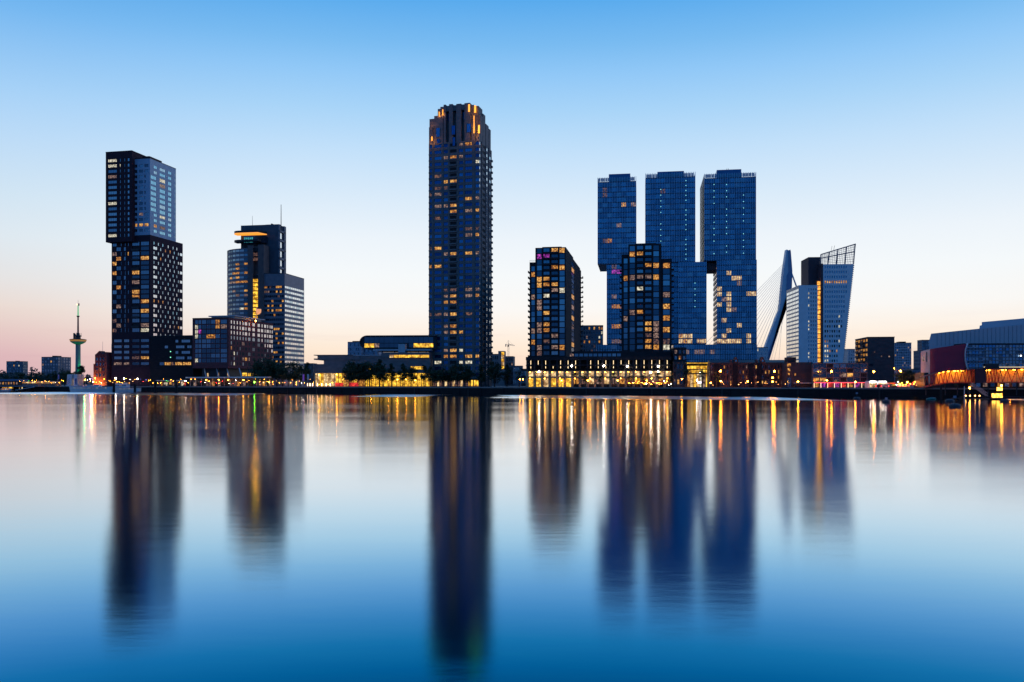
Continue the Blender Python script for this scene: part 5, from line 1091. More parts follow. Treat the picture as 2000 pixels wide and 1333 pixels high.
# ------------------------------------------------------------------ theatre on the right
def deep(S, b, P, v0, v1):
    n = len(P); A = [(S.u(x,v0), v0, S.z(y,0,v0)) for x,y in P]; B = [(S.u(x+(3 if x < 2000 else 0),v1), v1, a[2]) for (x,y),a in zip(P,A)]
    b.add(A+B, [tuple(range(n)), tuple(range(2*n-1,n-1,-1))]+[(i,n+i,n+(i+1)%n,(i+1)%n) for i in range(n)])
def theatre():
    S = Site(1802, 330, 3); root = thing(S, 'theatre', 'large theatre with sloping grey roofs, curved maroon wall and banded blue glazing', 'theatre')
    u = S.u; z = S.z; M = mat('roof_panel',(0.50,0.50,0.56),0.6,var=0.08,scale=0.1); x1 = u(2030)
    b = MB(); P = [(1816,682),(1813.5,664),(1818,652.2),(1917,642.5),(2040,630)]; Q = [(1816,682),(2040,670)]
    deep(S, b, [(1815,690),(2040,672),(2040,632),(1917,642.3),(1818.5,652.2),(1814,668)], 9, 45); b.build('lower_roof', M, root)
    b = MB(); deep(S, b, [(1912,650),(2060,650),(2060,618),(1917.5,630),(1917.5,636),(1913.5,637)], 16, 50); b.build('fly_tower', M, root)
    # seams
    for i in range(26):
        px = 1830+i*8.2; t = 652.2-(px-1818.5)*0.0985; MB().box(u(px,9), u(px,9)+0.06, 8.93, 8.995, z(676-(px-1830)*.035,0,9), z(t+.6,0,9)).build('roof_seam', M_cladd, root)
    # curved wall: cylinder sweep from the left end, rising to the right and ending in a slanting arc
    n = 22; W_ = MB(); mr = mat('maroon_wall',(0.42,0.03,0.07),0.55,var=0.12,scale=0.12); pts = []
    for i in range(n+1):
        t = i/n; px = 1800.5+(1887.5-1800.5)*t; vv = 6.0*(1-min(1, t*2.6))**2*1.3; pts.append((u(px, vv), vv, 685-12.5*min(1,max(0,(t-0.0))/0.98)**0.9))
    zb0 = 0
    def bot(px):
        if px < 1875: return z(752 if px < 1812 else 752-(px-1812)*0.33)
        return z(731-(px-1875)*1.2)
    W_.m = 0
    for i in range(n):
        a, c = pts[i], pts[i+1]; W_.m = 1 if i < 4 else 0
        pa, pc = 1800.5+87*i/n, 1800.5+87*(i+1)/n; za0, zc0 = (0,0) if pa < 1812 else (max(0,bot(pa)), max(0,bot(pc)))
        W_.hexa([(a[0],a[1],za0),(c[0],c[1],zc0),(c[0],c[1]+1,zc0),(a[0],a[1]+1,za0)], [(a[0],a[1],z(a[2])),(c[0],c[1],z(c[2])),(c[0],c[1]+1,z(c[2])),(a[0],a[1]+1,z(a[2]))])
    W_.build('curved_wall', [mr, mat('warm_render',(0.80,0.60,0.52),0.75)], root)
    MB().box(u(1805.5), u(1807.5), 1.2, 1.6, z(706), z(697)).build('wall_window', MATS['wp'], root); MB().box(u(1811), u(1812.4), 0.6, 1.0, z(707), z(688)).build('wall_slot', M_dark, root)
    # white curved edge of the maroon wall
    e = MB(); arc = [(1889,671.5),(1886,677),(1884,684),(1883.4,694),(1884,704),(1886,714),(1889,722)]
    for (a, y), (c, y2) in zip(arc, arc[1:]): e.hexa([(u(a),-0.6,z(y)),(u(a+1.4),-0.6,z(y)),(u(a+1.4),1,z(y)),(u(a),1,z(y))][::-1], [(u(c),-0.6,z(y2)),(u(c+1.4),-0.6,z(y2)),(u(c+1.4),1,z(y2)),(u(c),1,z(y2))][::-1])
    e.build('wall_edge', M_white, root)
    # glazing with pale fins
    MB().box(u(1884), x1, 1.2, 12, 0, z(671)).build('glazed_core', M_blk, root)
    Wn = Wins(S, root, (), ('ga','ga','ga','g2','gc'), 91); nb = 14; a0 = 1888; fl = [673.5,679.5,685.7,692,698.2,704.5,711,717.5,723.5]
    for k in range(8):
        for j in range(22):
            pa = a0+j*6.6; Wn.add((0,1.1,0.0), u(pa), u(pa+6.4), z(fl[k+1]-.5), z(fl[k]+.5), 0.02, ('gc' if pa < 1922 and k%2 else None) if k < 7 else 'gc', 1)
        if k: MB().box(u(1886), u(1901) if k < 8 else 0, 0.3, 1.0, z(fl[k])-.05, z(fl[k])+.1).build('fin', M_steel, root); MB().box(u(1903), u(1922), 0.3, 1.0, z(fl[k])-.05, z(fl[k])+.1).build('fin', M_steel, root); MB().box(u(1923), x1, 0.5, 1.0, z(fl[k])-.04, z(fl[k])+.05).build('fin', M_clad if k != 7 else M_strip, root)
    MB().box(u(1925), u(1952), 0.2, 0.9, 5, z(711)).build('dark_bay', M_dark, root); MB().ball((u(1995),0.4,z(695.5)),0.3).build('lamp', M_ptw, root)
    # ground floor behind the walkway
    MB().box(u(1812), u(1884), 3, 12, 0, z(728)).build('ground_floor', M_dark, root); MB().box(u(1884.2), x1, 0.4, 1.15, 0, z(726)).build('ground_floor', M_brickb, root)
    Wn.flush()
    for i in range(9):
        MB().box(u(1893+i*14), u(1893+i*14)+1.6, 0.2, 0.38, 0.6, 2.3).build('ground_window', MATS[('wd','ga','wp','gc','wo','ga','gc','wp','wd')[i]], root)
theatre()
def walkway():
    S = Site(1805, 318, 3); root = thing(S, 'truss_walkway', 'red steel truss walkway lit orange from inside, in front of the theatre', 'footbridge')
    u = S.u; z = S.z; red = mat('red_steel',(0.55,0.07,0.03),0.5,var=0.05)
    top = lambda px: 736.5-(px-1805)*0.285 if px < 1850 else (723.7-(px-1850)*0.02 if px > 1862 else 724.5-(px-1850)*0.06)
    bt = lambda px: 757-(px-1805)*0.20 if px < 1850 else 748.0-(px-1850)*0.005
    T = lambda px: z(top(px)); B = lambda px: z(bt(px)); X0, X1 = 1805, 2030
    xs = [1805,1815,1824,1833,1842,1850,1862,1874,1886,1892,1898,1904,1926,1932,1938,1944,1950,1958,1976,1994,2012,2030]
    for vv in (0.0, 3.2):
        for px, nx in zip(xs, xs[1:]):
            if 1904 <= px < 1926: continue
            MB().tube((u(px),vv,T(px)),(u(nx),vv,T(nx)),0.2,n=4).build('top_chord', red, root); MB().tube((u(px),vv,B(px)),(u(nx),vv,B(nx)),0.22,n=4).build('bottom_chord', red, root)
            m = (px+nx)/2
            if vv > 1: continue
            MB().tube((u(px),vv,B(px)),(u(m),vv,T(m)),0.15,n=4).build('diagonal', red, root); MB().tube((u(m),vv,T(m)),(u(nx),vv,B(nx)),0.15,n=4).build('diagonal', red, root)
    MB().box(u(1904), u(1925.5), -0.3, 3.6, z(748.5), z(721)).build('stair_tower', mat('dark_red_panel',(0.06,0.02,0.03),0.7), root)
    b = MB(); b.prism([(u(1805),0.25),(u(1850),0.25),(u(1850),3),(u(1805),3)], [B(1805)-.1,B(1850)-.1,B(1850)-.1,B(1805)-.1], [B(1805)+.05,B(1850)+.05,B(1850)+.05,B(1805)+.05]); b.box(u(1850)+.01,u(2030),0.25,3,B(1900)-.1,B(1900)+.05); b.build('deck', red, root)
    b = MB(); b.prism([(u(1805),0.25),(u(1850),0.25),(u(1850),3),(u(1805),3)], [T(1805)-.05,T(1850)-.05,T(1850)-.05,T(1805)-.05], [T(1805)+.1,T(1850)+.1,T(1850)+.1,T(1805)+.1]); b.box(u(1850)+.01,u(1904),0.25,3,T(1860)-.05,T(1860)+.1); b.box(u(1925.6),u(2030),0.25,3,T(1960)-.05,T(1960)+.1); b.build('roof', red, root)
    for px, nx in zip(xs, xs[1:]):
        if 1904 <= px < 1926: continue
        if px >= 1833: MB().add([(u(px)+.05,2.9,B(px)+.1),(u(nx)-.05,2.9,B(nx)+.1),(u(nx)-.05,2.9,T(nx)-.1),(u(px)+.05,2.9,T(px)-.1)], [(0,1,2,3)]).build('back_panel', mat('warm_panel',(0.75,0.55,0.18),0.6), root)
    for px in (1837,1845,1856,1868,1873,1883,1929,1936,1962,1970,1985,2000,2014):
        MB().box(u(px)-.35, u(px)+.35, 1.3, 1.7, T(px)-.4, T(px)-.25).build('lamp', mat('walkway_lamp',(1,0.6,0.2),emit=(1.0,0.40,0.03),es=42), root)
    for px in (1812,1850,1874,1898,1934,1960,1990,2015): MB().box(u(px)-.15,u(px)+.15,1.4,1.7,-2.5,B(px)-.1).build('column', M_dark, root)
walkway()
# ------------------------------------------------------------------ trees
def crown_mesh(seed, h, r, base, n, leaf, clumps=14, cone=0.0):
    R = random.Random(seed); vs = []; fs = []; cs = []
    for i in range(clumps):
        a = R.uniform(0, 2*pi); f = R.random(); t = base+(h-base)*(0.08+0.86*f); prof = sin(pi*min(1,max(0,(0.12+0.83*f))))**0.6*(1-cone*f)
        cs.append((cos(a)*r*prof*R.uniform(.25,.8), sin(a)*r*prof*R.uniform(.25,.8), t, r*R.uniform(.25,.48)*(1-cone*0.6*f)))
    for i in range(n):
        c = R.choice(cs); d = Vector((R.gauss(0,1),R.gauss(0,1),R.gauss(0,.8))).normalized()*c[3]*R.uniform(.4,1.35)
        p = Vector(c[:3])+d; q = Vector((R.gauss(0,1),R.gauss(0,1),R.gauss(0,1))).normalized(); a = q.orthogonal().normalized()*leaf*R.uniform(.5,1.1); b = q.cross(a).normalized()*leaf*R.uniform(.35,.7)
        k = len(vs); vs += [tuple(p-a), tuple(p+b), tuple(p+a), tuple(p-b)]; fs.append((k,k+1,k+2,k+3))
    me = bpy.data.meshes.new('crown'); me.from_pydata(vs, [], fs); me.materials.append(M_leaf); me.update(); return me
def trunk_mesh(seed, h, r, base):
    R = random.Random(seed); b = MB(); b.tube((0,0,-.1),(0,0,base),0.22,0.17); b.tube((0,0,base),(0.1,0,h*.75),0.16,0.05)
    for i in range(5): a = R.uniform(0,2*pi); b.tube((0,0,base+(h-base)*.1*i),(cos(a)*r*.6,sin(a)*r*.6,base+(h-base)*(.25+.12*i)),0.09,0.03,4)
    me = bpy.data.meshes.new('trunk'); me.from_pydata(b.v, [], b.f); me.materials.append(M_bark); me.update(); return me
KINDS = {'round': [(crown_mesh(10+i, 9.5, 3.2, 2.6, 1500, 0.34, 22), trunk_mesh(i, 9.5, 3.2, 2.6)) for i in range(5)],
         'pointed': [(crown_mesh(30+i, 9.5, 2.3, 2.4, 1100, 0.32, 18, .65), trunk_mesh(9+i, 9.5, 2.0, 2.4)) for i in range(3)],
         'thin': [(crown_mesh(50+i, 7.5, 1.7, 2.6, 380, 0.26, 11), trunk_mesh(19+i, 7.5, 1.4, 2.6)) for i in range(3)],
         'poplar': [(crown_mesh(70+i, 15, 2.6, 0.8, 2200, 0.42, 36), trunk_mesh(29+i, 15, 1.4, 1.0)) for i in range(2)]}
HT = {'round': 9.5, 'pointed': 9.5, 'thin': 7.5, 'poplar': 15}
RT = random.Random(5)
ORD = 'first second third fourth fifth sixth seventh eighth ninth tenth eleventh twelfth thirteenth fourteenth fifteenth sixteenth'.split()
def tree(px, pytop, D, kind, label, group=None, wide=1.0):
    S = Site(px, D, 0); r = thing(S, 'poplar_tree' if kind == 'poplar' else 'street_tree', label, 'tree', group); h = S.z(pytop); s = h/HT[kind]
    c, t = RT.choice(KINDS[kind]); 
    for nm, me in (('crown', c), ('trunk', t)):
        o = bpy.data.objects.new(nm, me); COL.objects.link(o); o.parent = r; o.scale = (s*wide, s*wide, s)
    r.rotation_euler.z = RT.uniform(0, 6.28)
rowA = [(500,703),(509,708),(520,702),(531,706),(541,707),(552,708),(563,711),(574,709),(586,713),(600,708)]
for i, (px, py) in enumerate(rowA): tree(px, py, QD(px)+14+RT.uniform(-4,10), 'round' if i not in (9,) else 'pointed', f'{ORD[i]} dark tree from the left in the clump right of the brick block', 'trees right of the brick block')
rowB = [(682,712,'round'),(690,708,'round'),(699,710,'round'),(713,710,'round'),(722,707,'round'),(741,702,'pointed'),(748,712,'round'),(765,710,'pointed'),(787,710,'pointed'),(803,716,'round'),(828,713,'pointed')]
for i, (px, py, k) in enumerate(rowB): tree(px, py, 462+RT.uniform(-3,5), k, f'{ORD[i]} dark tree from the left in the row before the long lit hall', 'trees before the long hall', 1.15)
rowC = [(840,716,'pointed'),(853,722,'round'),(866,719,'round'),(880,722,'round'),(893,712,'round'),(908,711,'round'),(918,720,'round'),(940,711,'pointed'),(966,707,'round'),(990,712,'pointed')]
for i, (px, py, k) in enumerate(rowC): tree(px, py, 452+RT.uniform(-5,5), k, f'{ORD[i]} dark tree from the left at the foot of the tallest skyscraper', 'trees under the tallest skyscraper', 1.1)
tree(1014, 716, 440, 'thin', 'slight young tree between the crane and the lit arcade building')
rowD = [1039,1067,1098,1124,1143,1172,1200,1229,1257,1286,1309]
for i, px in enumerate(rowD): tree(px, 727, QD(px)+10, 'thin', f'{ORD[i]} thin street tree from the left before the lit shop arcade', 'thin trees before the arcade', 1.2)
for i, px in enumerate((1340,1371,1399)): tree(px, 722+i*2, QD(px)+9, 'thin', ('street tree at the left edge of the yellow entrance hall','street tree in front of the yellow entrance hall','street tree between the yellow entrance hall and the warehouse lamp')[i], wide=1.4)
for i, (px, py) in enumerate(((1757,728),(1766,724),(1776,723),(1786,727),(1793,733))): tree(px, py, 352, 'round', f'{ORD[i]} green-lit tree from the left in the group left of the theatre', 'trees left of the theatre', 1.2)
for i, (px, py) in enumerate(((1822,752),(1866,750))): tree(px, py, 316, 'thin', ('small bush-like tree under the left end of the red walkway','small bush-like tree under the middle of the red walkway')[i], wide=1.8)
tree(158, 711, 610, 'poplar', 'tall dark poplar standing right of the white wedge pavilion', wide=1.15)
for i, (px, py, k) in enumerate(((40,727,'round'),(58,731,'round'),(76,729,'round'),(94,731,'pointed'),(107,724,'poplar'),(126,726,'round'),(136,724,'round'),(144,727,'round'),(198,735,'round'),(12,733,'round'))):
    tree(px, py, 625+RT.uniform(-8,15), k, f'{("second","third","fourth","fifth","sixth","seventh","eighth","ninth","tenth","first")[i]} dark waterside tree from the left edge, before the distant woods', 'trees on the left shore', 1.25)
# far wood along the left horizon
def woods():
    R = random.Random(12); vs = []; fs = []
    bumps = [(R.uniform(-60,225), R.uniform(7,16), R.uniform(10,20)) for _ in range(46)]+[(66,17,30),(122,12,27),(150,14,20),(5,14,22)]
    for px, rad, up in bumps:
        D = R.uniform(1000,1250); x = (px-1000)/FL*D; h = up*1.0/FL*D+4; rr = rad*D/FL*0.8
        for _ in range(340):
            d = Vector((R.gauss(0,1),R.gauss(0,1),abs(R.gauss(0,1)))).normalized()*R.uniform(.6,1.05); p = Vector((x+d.x*rr, D+d.y*rr, G+d.z*h)); q = Vector((R.gauss(0,1),R.gauss(0,1),R.gauss(0,1))).normalized()
            a = q.orthogonal().normalized()*R.uniform(.8,1.6); b = q.cross(a).normalized()*R.uniform(.8,1.4); k = len(vs); vs += [tuple(p-a),tuple(p+b),tuple(p+a),tuple(p-b)]; fs.append((k,k+1,k+2,k+3))
    me = bpy.data.meshes.new('woods'); me.from_pydata(vs, [], fs); me.materials.append(mat('far_leaves',(0.05,0.085,0.09),0.8,var=.3,scale=.05)); me.update()
    o = bpy.data.objects.new('woods', me); COL.objects.link(o); tag(o, 'dark distant wood along the horizon at the left edge', 'woods', None, 'stuff')
woods()
# ------------------------------------------------------------------ lamps
def lamp(px, py, D, label, group, m=None, r=0.3, arm=0.0, e=None):
    S = Site(px, D, 0); root = thing(S, 'street_lamp', label, 'street lamp', group); h = S.z(py); b = MB(); b.tube((arm,0,0),(arm,0,max(.5,h-0.3)),0.11 if h > 6 else 0.07,0.06,5)
    if arm: b.tube((arm,0,h-.3),(arm*.4,0,h+.25),0.06,n=4); b.tube((arm*.4,0,h+.25),(0,0,h+.2),0.06,n=4)
    b.build('pole', M_dark, root); MB().box(-.35,.35,-.3,.3,h+.12,h+.3).build('lamp_cap', M_dark, root)
    a = MB(); a.ball((0,0,h),r); a.build('lamp_head', m or M_lampw, root)
tall = [(1407,725,'before the warehouse end beside the yellow entrance hall'),(1512.5,725.5,'before the middle of the warehouse, with two lower lamps on its line'),(1624,725.7,'before the concrete-framed block'),(1706.8,726,'before the balcony block and white pavilions'),(1746.6,720,'at the right corner of the balcony block, dim one'),(1759,725,'left of the green-lit street trees')]
for i, (px, py, w) in enumerate(tall): lamp(px, py, QD(px)+7, 'tall street lamp '+w, 'tall street lamps on the quay', r=0.38 if i != 4 else .15, arm=0.0 if i < 4 else 0.8)
low = [(1460.5,745,'between the two gabled dormers of the warehouse'),(1509,738,'upper of two low lamps on the tall warehouse lamp'),(1509,745.5,'lower of two low lamps by the tall warehouse lamp'),(1558.7,745.5,'before the plain windowless block'),(1615,743,'left of the tall lamp before the pink-lit restaurant'),(1670.5,746,'at the right end of the pink-lit restaurant'),
 (1772,746.7,'under the street trees left of the theatre'),(1797.5,742.7,'left of the curved theatre wall'),(1811,747.6,'at the left foot of the red walkway'),(1841,744.5,'brightest one before the curved red walkway span'),(1973,745,'bright one before the right span of the red walkway'),(1408,744.5,'under the tall lamp beside the yellow entrance hall'),(1388,748,'at the right corner of the yellow entrance hall'),
 (1039.7,740.8,'before the left end of the lit arcade'),(1096.7,743.5,'before the fifth bay of the lit arcade'),(1148,743.5,'before the eighth bay of the lit arcade'),(1206.5,743.5,'before the twelfth bay of the lit arcade'),(1263,744,'among the red parasols'),(1332,740.6,'before the brown block with thin piers'),(1015.5,741,'left one of two beside the young tree'),(1021.3,741,'right one of two beside the young tree'),
 (402.6,742.6,'leftmost under the long white canopy'),(427,742.6,'second from left under the long white canopy'),(445.8,742.6,'third from left under the long white canopy'),(475.5,742.6,'rightmost under the long white canopy'),(525.5,747,'under the clump of trees right of the brick block'),(186,738.6,'before the floodlit old hotel'),(166,743,'by the mast between poplar and old hotel')]
for px, py, w in low: lamp(px, py, QD(px)+(6 if px > 320 else 4), 'low warm lamp '+w, 'low lamps on the quay', m=M_lampw if px > 1400 else M_lampy, r=0.30 if px > 1400 else .27)
for px, py, w, m_ in ((242.4,739.6,'left of two dazzling white lamps above the white motor ship',M_lampc),(268.4,740.4,'right of two dazzling white lamps above the white motor ship',M_lampc),(226,739,'smaller white lamp left of the dazzling pair',M_lampc),(176,741,'magenta lamp left of the old hotel',M_lampm),(497,746.6,'bright green lamp right of the long white canopy',M_lampg)):
    lamp(px, py, QD(px)+4, w, 'coloured and white quay lamps', m=m_, r=0.32)
S0 = Site(1893.8, 306, 0, 0.6); r0 = thing(S0, 'mooring_lamp', 'bright orange lamp low on the landing under the red walkway', 'lamp'); MB().tube((0,0,-1),(0,0,S0.z(758.8)),0.1).build('pole', M_dark, r0); MB().ball((0,0,S0.z(758.4)),0.3).build('lamp_head', mat('lamp_glow_orange',(1,.4,.1),emit=(1.0,0.28,0.02),es=130), r0)
# bollard lights before the long hall
for i, px in enumerate((600.5,605.5,610.5,620,628.5,637,645)):
    S = Site(px, QD(px)+6, 0); r = thing(S, 'light_post', f'{ORD[i]} glowing light post from the left before the long hall', 'light post', 'light posts before the long hall'); MB().box(-.17,.17,-.17,.17,0.35,1.9).build('light_tube', mat('post_glow',(1,.8,.6),emit=(1.0,0.60,0.30),es=6), r); MB().box(-.22,.22,-.22,.22,0,.35).build('foot', M_dark, r); MB().box(-.22,.22,-.22,.22,1.9,2.0).build('cap', M_dark, r)
# ------------------------------------------------------------------ white canopy with slanting masts, terraces, flags
def canopy():
    S = Site(362, 511, 26); root = thing(S, 'long_canopy', 'long thin white canopy over the lit terrace before the red brick block', 'canopy'); u = S.u; w = u(522); z = S.z(738, w*.5)
    MB().box(0,w,0,3.2,z-0.2,z+0.45).build('roof', M_white, root)
    for i in range(14): MB().box(w*(i+.5)/14-.06,w*(i+.5)/14+.06,1.5,1.65,0,z-.2).build('post', M_clad, root)
    for i in range(26): a = w*(i+.1)/26; k = ('dk','wd','dk','wo','dk','wp','wd','dk')[(i*5)%8]; MB().fbox((a,4.0,0),0,w/26*.8,0,.1,.3,2.9).build('terrace_window', MATS[k], root)
    MB().box(0,w,4.1,5,0,z-.3).build('back_wall', M_dark, root)
canopy()
def canopy2():
    S = Site(296, 525, 26); root = thing(S, 'low_pavilion', 'low dark terrace pavilion with white roof strips and scattered coloured lights before the stacked tower', 'pavilion'); u = S.u; w = u(361)
    MB().box(0,w,1,9,0,2.9).build('wall', M_dark, root)
    for a, c in ((307,315),(322,338),(348,361)): MB().box(u(a),u(c),-1.5,1.2,3.3,3.75).build('roof_strip', M_white, root)
    for i, (px, k, ww) in enumerate(((300,'wo',1),(306,'wd',1.2),(312,'wo',1),(318,'ww',1.6),(321.5,'ww',1.2),(328,'wo',2.0),(334,'wd',1.5),(343,'wo',.8),(351,'ww',1.8),(354.5,'gp',1.4),(358,'rd',.8))): MB().fbox((u(px),0.98,0),0,ww,0,.08,.5+.7*(i%2),2.3+.3*(i%3)).build('window', MATS[k], root)
canopy2()
R9 = random.Random(99)
def string_lights(x0, x1, n, y0, y1, ms, label, group, dz=5):
    for i in range(n):
        px = x0+(x1-x0)*(i+R9.random()*.8)/n; py = R9.uniform(y0,y1); S = Site(px, QD(px)+dz, 0); m_ = R9.choice(ms)
        o = MB().ball((0,0,S.z(py)),R9.uniform(.05,.12)); o.tube((0,0,0),(0,0,S.z(py)),0.03,n=3) ; o.mi = [0]*len(o.f)
        nb = 5*8+2
        for j in range(len(o.f)): o.mi[j] = 0 if j < nb else 1
        ob = o.build('terrace_light', [m_, M_dark]); x, y = S.w(0,0); ob.location = (x,y,G); tag(ob, f'{ordinal(i)} tiny light from the left {label}', 'light', group)
M_sg = [M_lampy, M_lampy, M_lampy, M_lampc, mat('glow_dim',(1,.6,.3),emit=(1,.4,.1),es=25)]
string_lights(262, 372, 22, 740.5, 749, M_sg+[M_lampr,M_greend,mat('glow_blue',(.3,.3,1),emit=(.2,.2,1),es=12)], 'on the terrace before the stacked tower', 'terrace lights before the stacked tower')
string_lights(165, 262, 22, 740, 748.5, M_sg, 'on the quay behind the white ships', 'quay lights behind the ships')
string_lights(372, 600, 26, 741, 750, M_sg+[M_lampr], 'between the long canopy and the tree clump', 'small quay lights by the canopy')
string_lights(1750, 1808, 22, 746, 753, M_sg+[M_lampr,M_lampr,M_lampc], 'on the road left of the theatre', 'lights left of the theatre')
string_lights(38, 128, 16, 743, 748.5, M_sg+[M_greend], 'along the left landing stage', 'lights on the left landing stage', 3)
string_lights(1228, 1312, 20, 744, 752, M_sg, 'among the red parasols', 'table lights by the red parasols', 4)
string_lights(1392, 1540, 14, 746, 753, [M_sg[4]], 'along the foot of the brick warehouse', 'dim lights by the warehouse', 6)
string_lights(505, 680, 20, 741, 752, [M_sg[4],M_sg[0]], 'near the left half of the long hall', 'small lights near the long hall', 7)
M_red = mat('red_canvas',(0.55,0.03,0.03),0.8); 
def parasol(px, i):
    S = Site(px, QD(px)+5, 0); r = thing(S, 'parasol', f'{ORD[i]} red parasol from the left before the right end of the arcade', 'parasol', 'red parasols before the arcade')
    MB().lathe([(1.9,2.3),(1.85,2.42),(1.0,2.8),(0.05,3.1)],n=8).build('canopy', M_red, r); MB().tube((0,0,0),(0,0,2.9),0.05).build('pole', M_dark, r); MB().ball((0,0.2,2.15),.12).build('lamp', M_lampy, r)
for i, px in enumerate((1229,1236.5,1245.5,1253,1261,1269,1287,1299)): parasol(px, i)
for i, (px, k) in enumerate(((663,'rd'),(679,'wo'),(691,'rd'))):
    S = Site(px, QD(px)+5, 0); r = thing(S, 'terrace_screen', ('red-lit terrace screen left of the first hall tree','orange-lit terrace screen under the first hall tree','red-lit terrace screen right of the first hall tree')[i], 'screen'); MB().box(-2.4,2.4,0,.1,.3,2.2).build('panel', MATS[k], r)
    for x in (-2.4,2.3): MB().box(x,x+.1,.1,.2,0,2.3).build('post', M_dark, r)
def flag(px, py0, py1, D, m_, label):
    S = Site(px, D, 0); r = thing(S, 'banner', label, 'banner'); MB().tube((0,0,0),(0,0,S.z(py0)+.3),0.06).build('pole', M_clad, r); MB().box(.08,.9,-.02,.02,S.z(py1),S.z(py0)).build('cloth', m_, r)
flag(591, 731.5, 744, 450, mat('violet_cloth',(0.35,0.15,0.6),.8,emit=(.3,.1,.6),es=.25), 'narrow violet banner on a pole left of the long hall')
flag(600, 731.5, 742, 452, M_white, 'narrow pale banner on a pole left of the long hall')
flag(113, 732, 741, 570, mat('pink_cloth',(0.6,0.3,0.6),.8), 'narrow pink banner among the left shore trees')
# white pavilions and cars near the balcony block
for i, (a, c) in enumerate(((1697,1713),(1715.5,1733))):
    S = Site(a, QD(a)+14, 4); w = S.u(c); r = thing(S, 'white_pavilion', ('left of two white lit pavilions before the balcony block','right of two white lit pavilions before the balcony block')[i], 'pavilion')
    MB().slab([(0,0),(w,0),(w,2.3),(w*.85,2.9),(w*.15,2.9),(0,2.3)],0,5).build('shell', M_white, r)
    for j in range(3): MB().fbox((w*(.1+.28*j),-.02,0),0,w*.24,0,.05,.3,2.0).build('window', MATS['gp'], r); MB().ball((w*(.2+.28*j),-.3,2.5),.13).build('lamp', M_lampc, r)
S = Site(1737, QD(1737)+12, 4); r = thing(S, 'red_kiosk', 'small red-lit kiosk right of the white pavilions', 'kiosk'); MB().box(0,2.2,0,2,0,1.6).build('wall', M_dark, r); MB().box(-.1,2.4,-.1,2,1.62,2.1).build('sign', MATS['rd'], r)
def car(px, m_, label, D=None):
    S = Site(px, D or QD(px)+8, 0); r = thing(S, 'parked_car', label, 'car', 'cars parked on the quay'); prof = [(-2.1,.35),(2.1,.35),(2.15,.75),(1.9,.95),(1.0,1.02),(.4,1.42),(-1.2,1.45),(-1.9,1.0),(-2.15,.9)]
    MB().slab(prof,-.85,.85).build('body', m_, r); MB().slab([(-1.5,1.0),(.9,1.02),(.35,1.36),(-1.1,1.38)],-.88,-.86).build('side_window', MATS['gc'], r)
    for x in (-1.35,1.35): MB().tube((x,-.9,.33),(x,-.7,.33),.33,n=10).build('wheel', M_dark, r)
    MB().box(2.1,2.18,-.6,-.3,.6,.75).build('headlight', M_ptw, r); MB().box(-2.18,-2.1,-.6,-.3,.7,.85).build('tail_light', M_lampr, r)
car(1731, mat('pale_blue_car',(.45,.52,.65),.3), 'pale blue parked car below the white pavilions'); car(1745, M_dark, 'dark parked car right of the pale blue one'); car(1720, M_dark, 'dark parked car left of the pale blue one'); car(1764, mat('white_car',(.7,.7,.7),.3), 'white parked car under the street trees left of the theatre')
# ------------------------------------------------------------------ left shore: wedge pavilion, landing, ships
def wedge():
    S = Site(130, 556, 10); r = thing(S, 'wedge_pavilion', 'white wedge-shaped pavilion with blue stripes at the bow of the white ship', 'pavilion'); u = S.u; z = S.z; w = u(151)
    MB().slab([(0,0),(w*.45,0),(w*.45,z(731.5)),(w*.06,z(732))],0,6).build('left_panel', M_white, r); MB().slab([(w*.47,0),(w*.62,0),(w*.62,z(731.7)),(w*.47,z(731.6))],1.5,6).build('middle_panel', mat('warm_panel2',(.6,.45,.35),.7), r); MB().slab([(w*.64,0),(w,0),(w*.97,z(731.7)),(w*.64,z(731.5))],0.2,6).build('right_panel', M_white, r)
    for i in range(3): MB().slab([(w*.06,1+i*1.2),(w*.32,2.4+i*1.2),(w*.32,2.7+i*1.2),(w*.06,1.25+i*1.2)],-.04,-.01).build('stripe', mat('blue_stripe',(.03,.08,.3),.6), r)
    MB().box(w*.78,w*.92,.15,.18,1,5).build('blue_mark', MATS['blue_stripe'], r); MB().box(w*.5,w*.56,1.4,1.48,.6,4.6).build('lit_slot', MATS['gp'], r)
wedge()
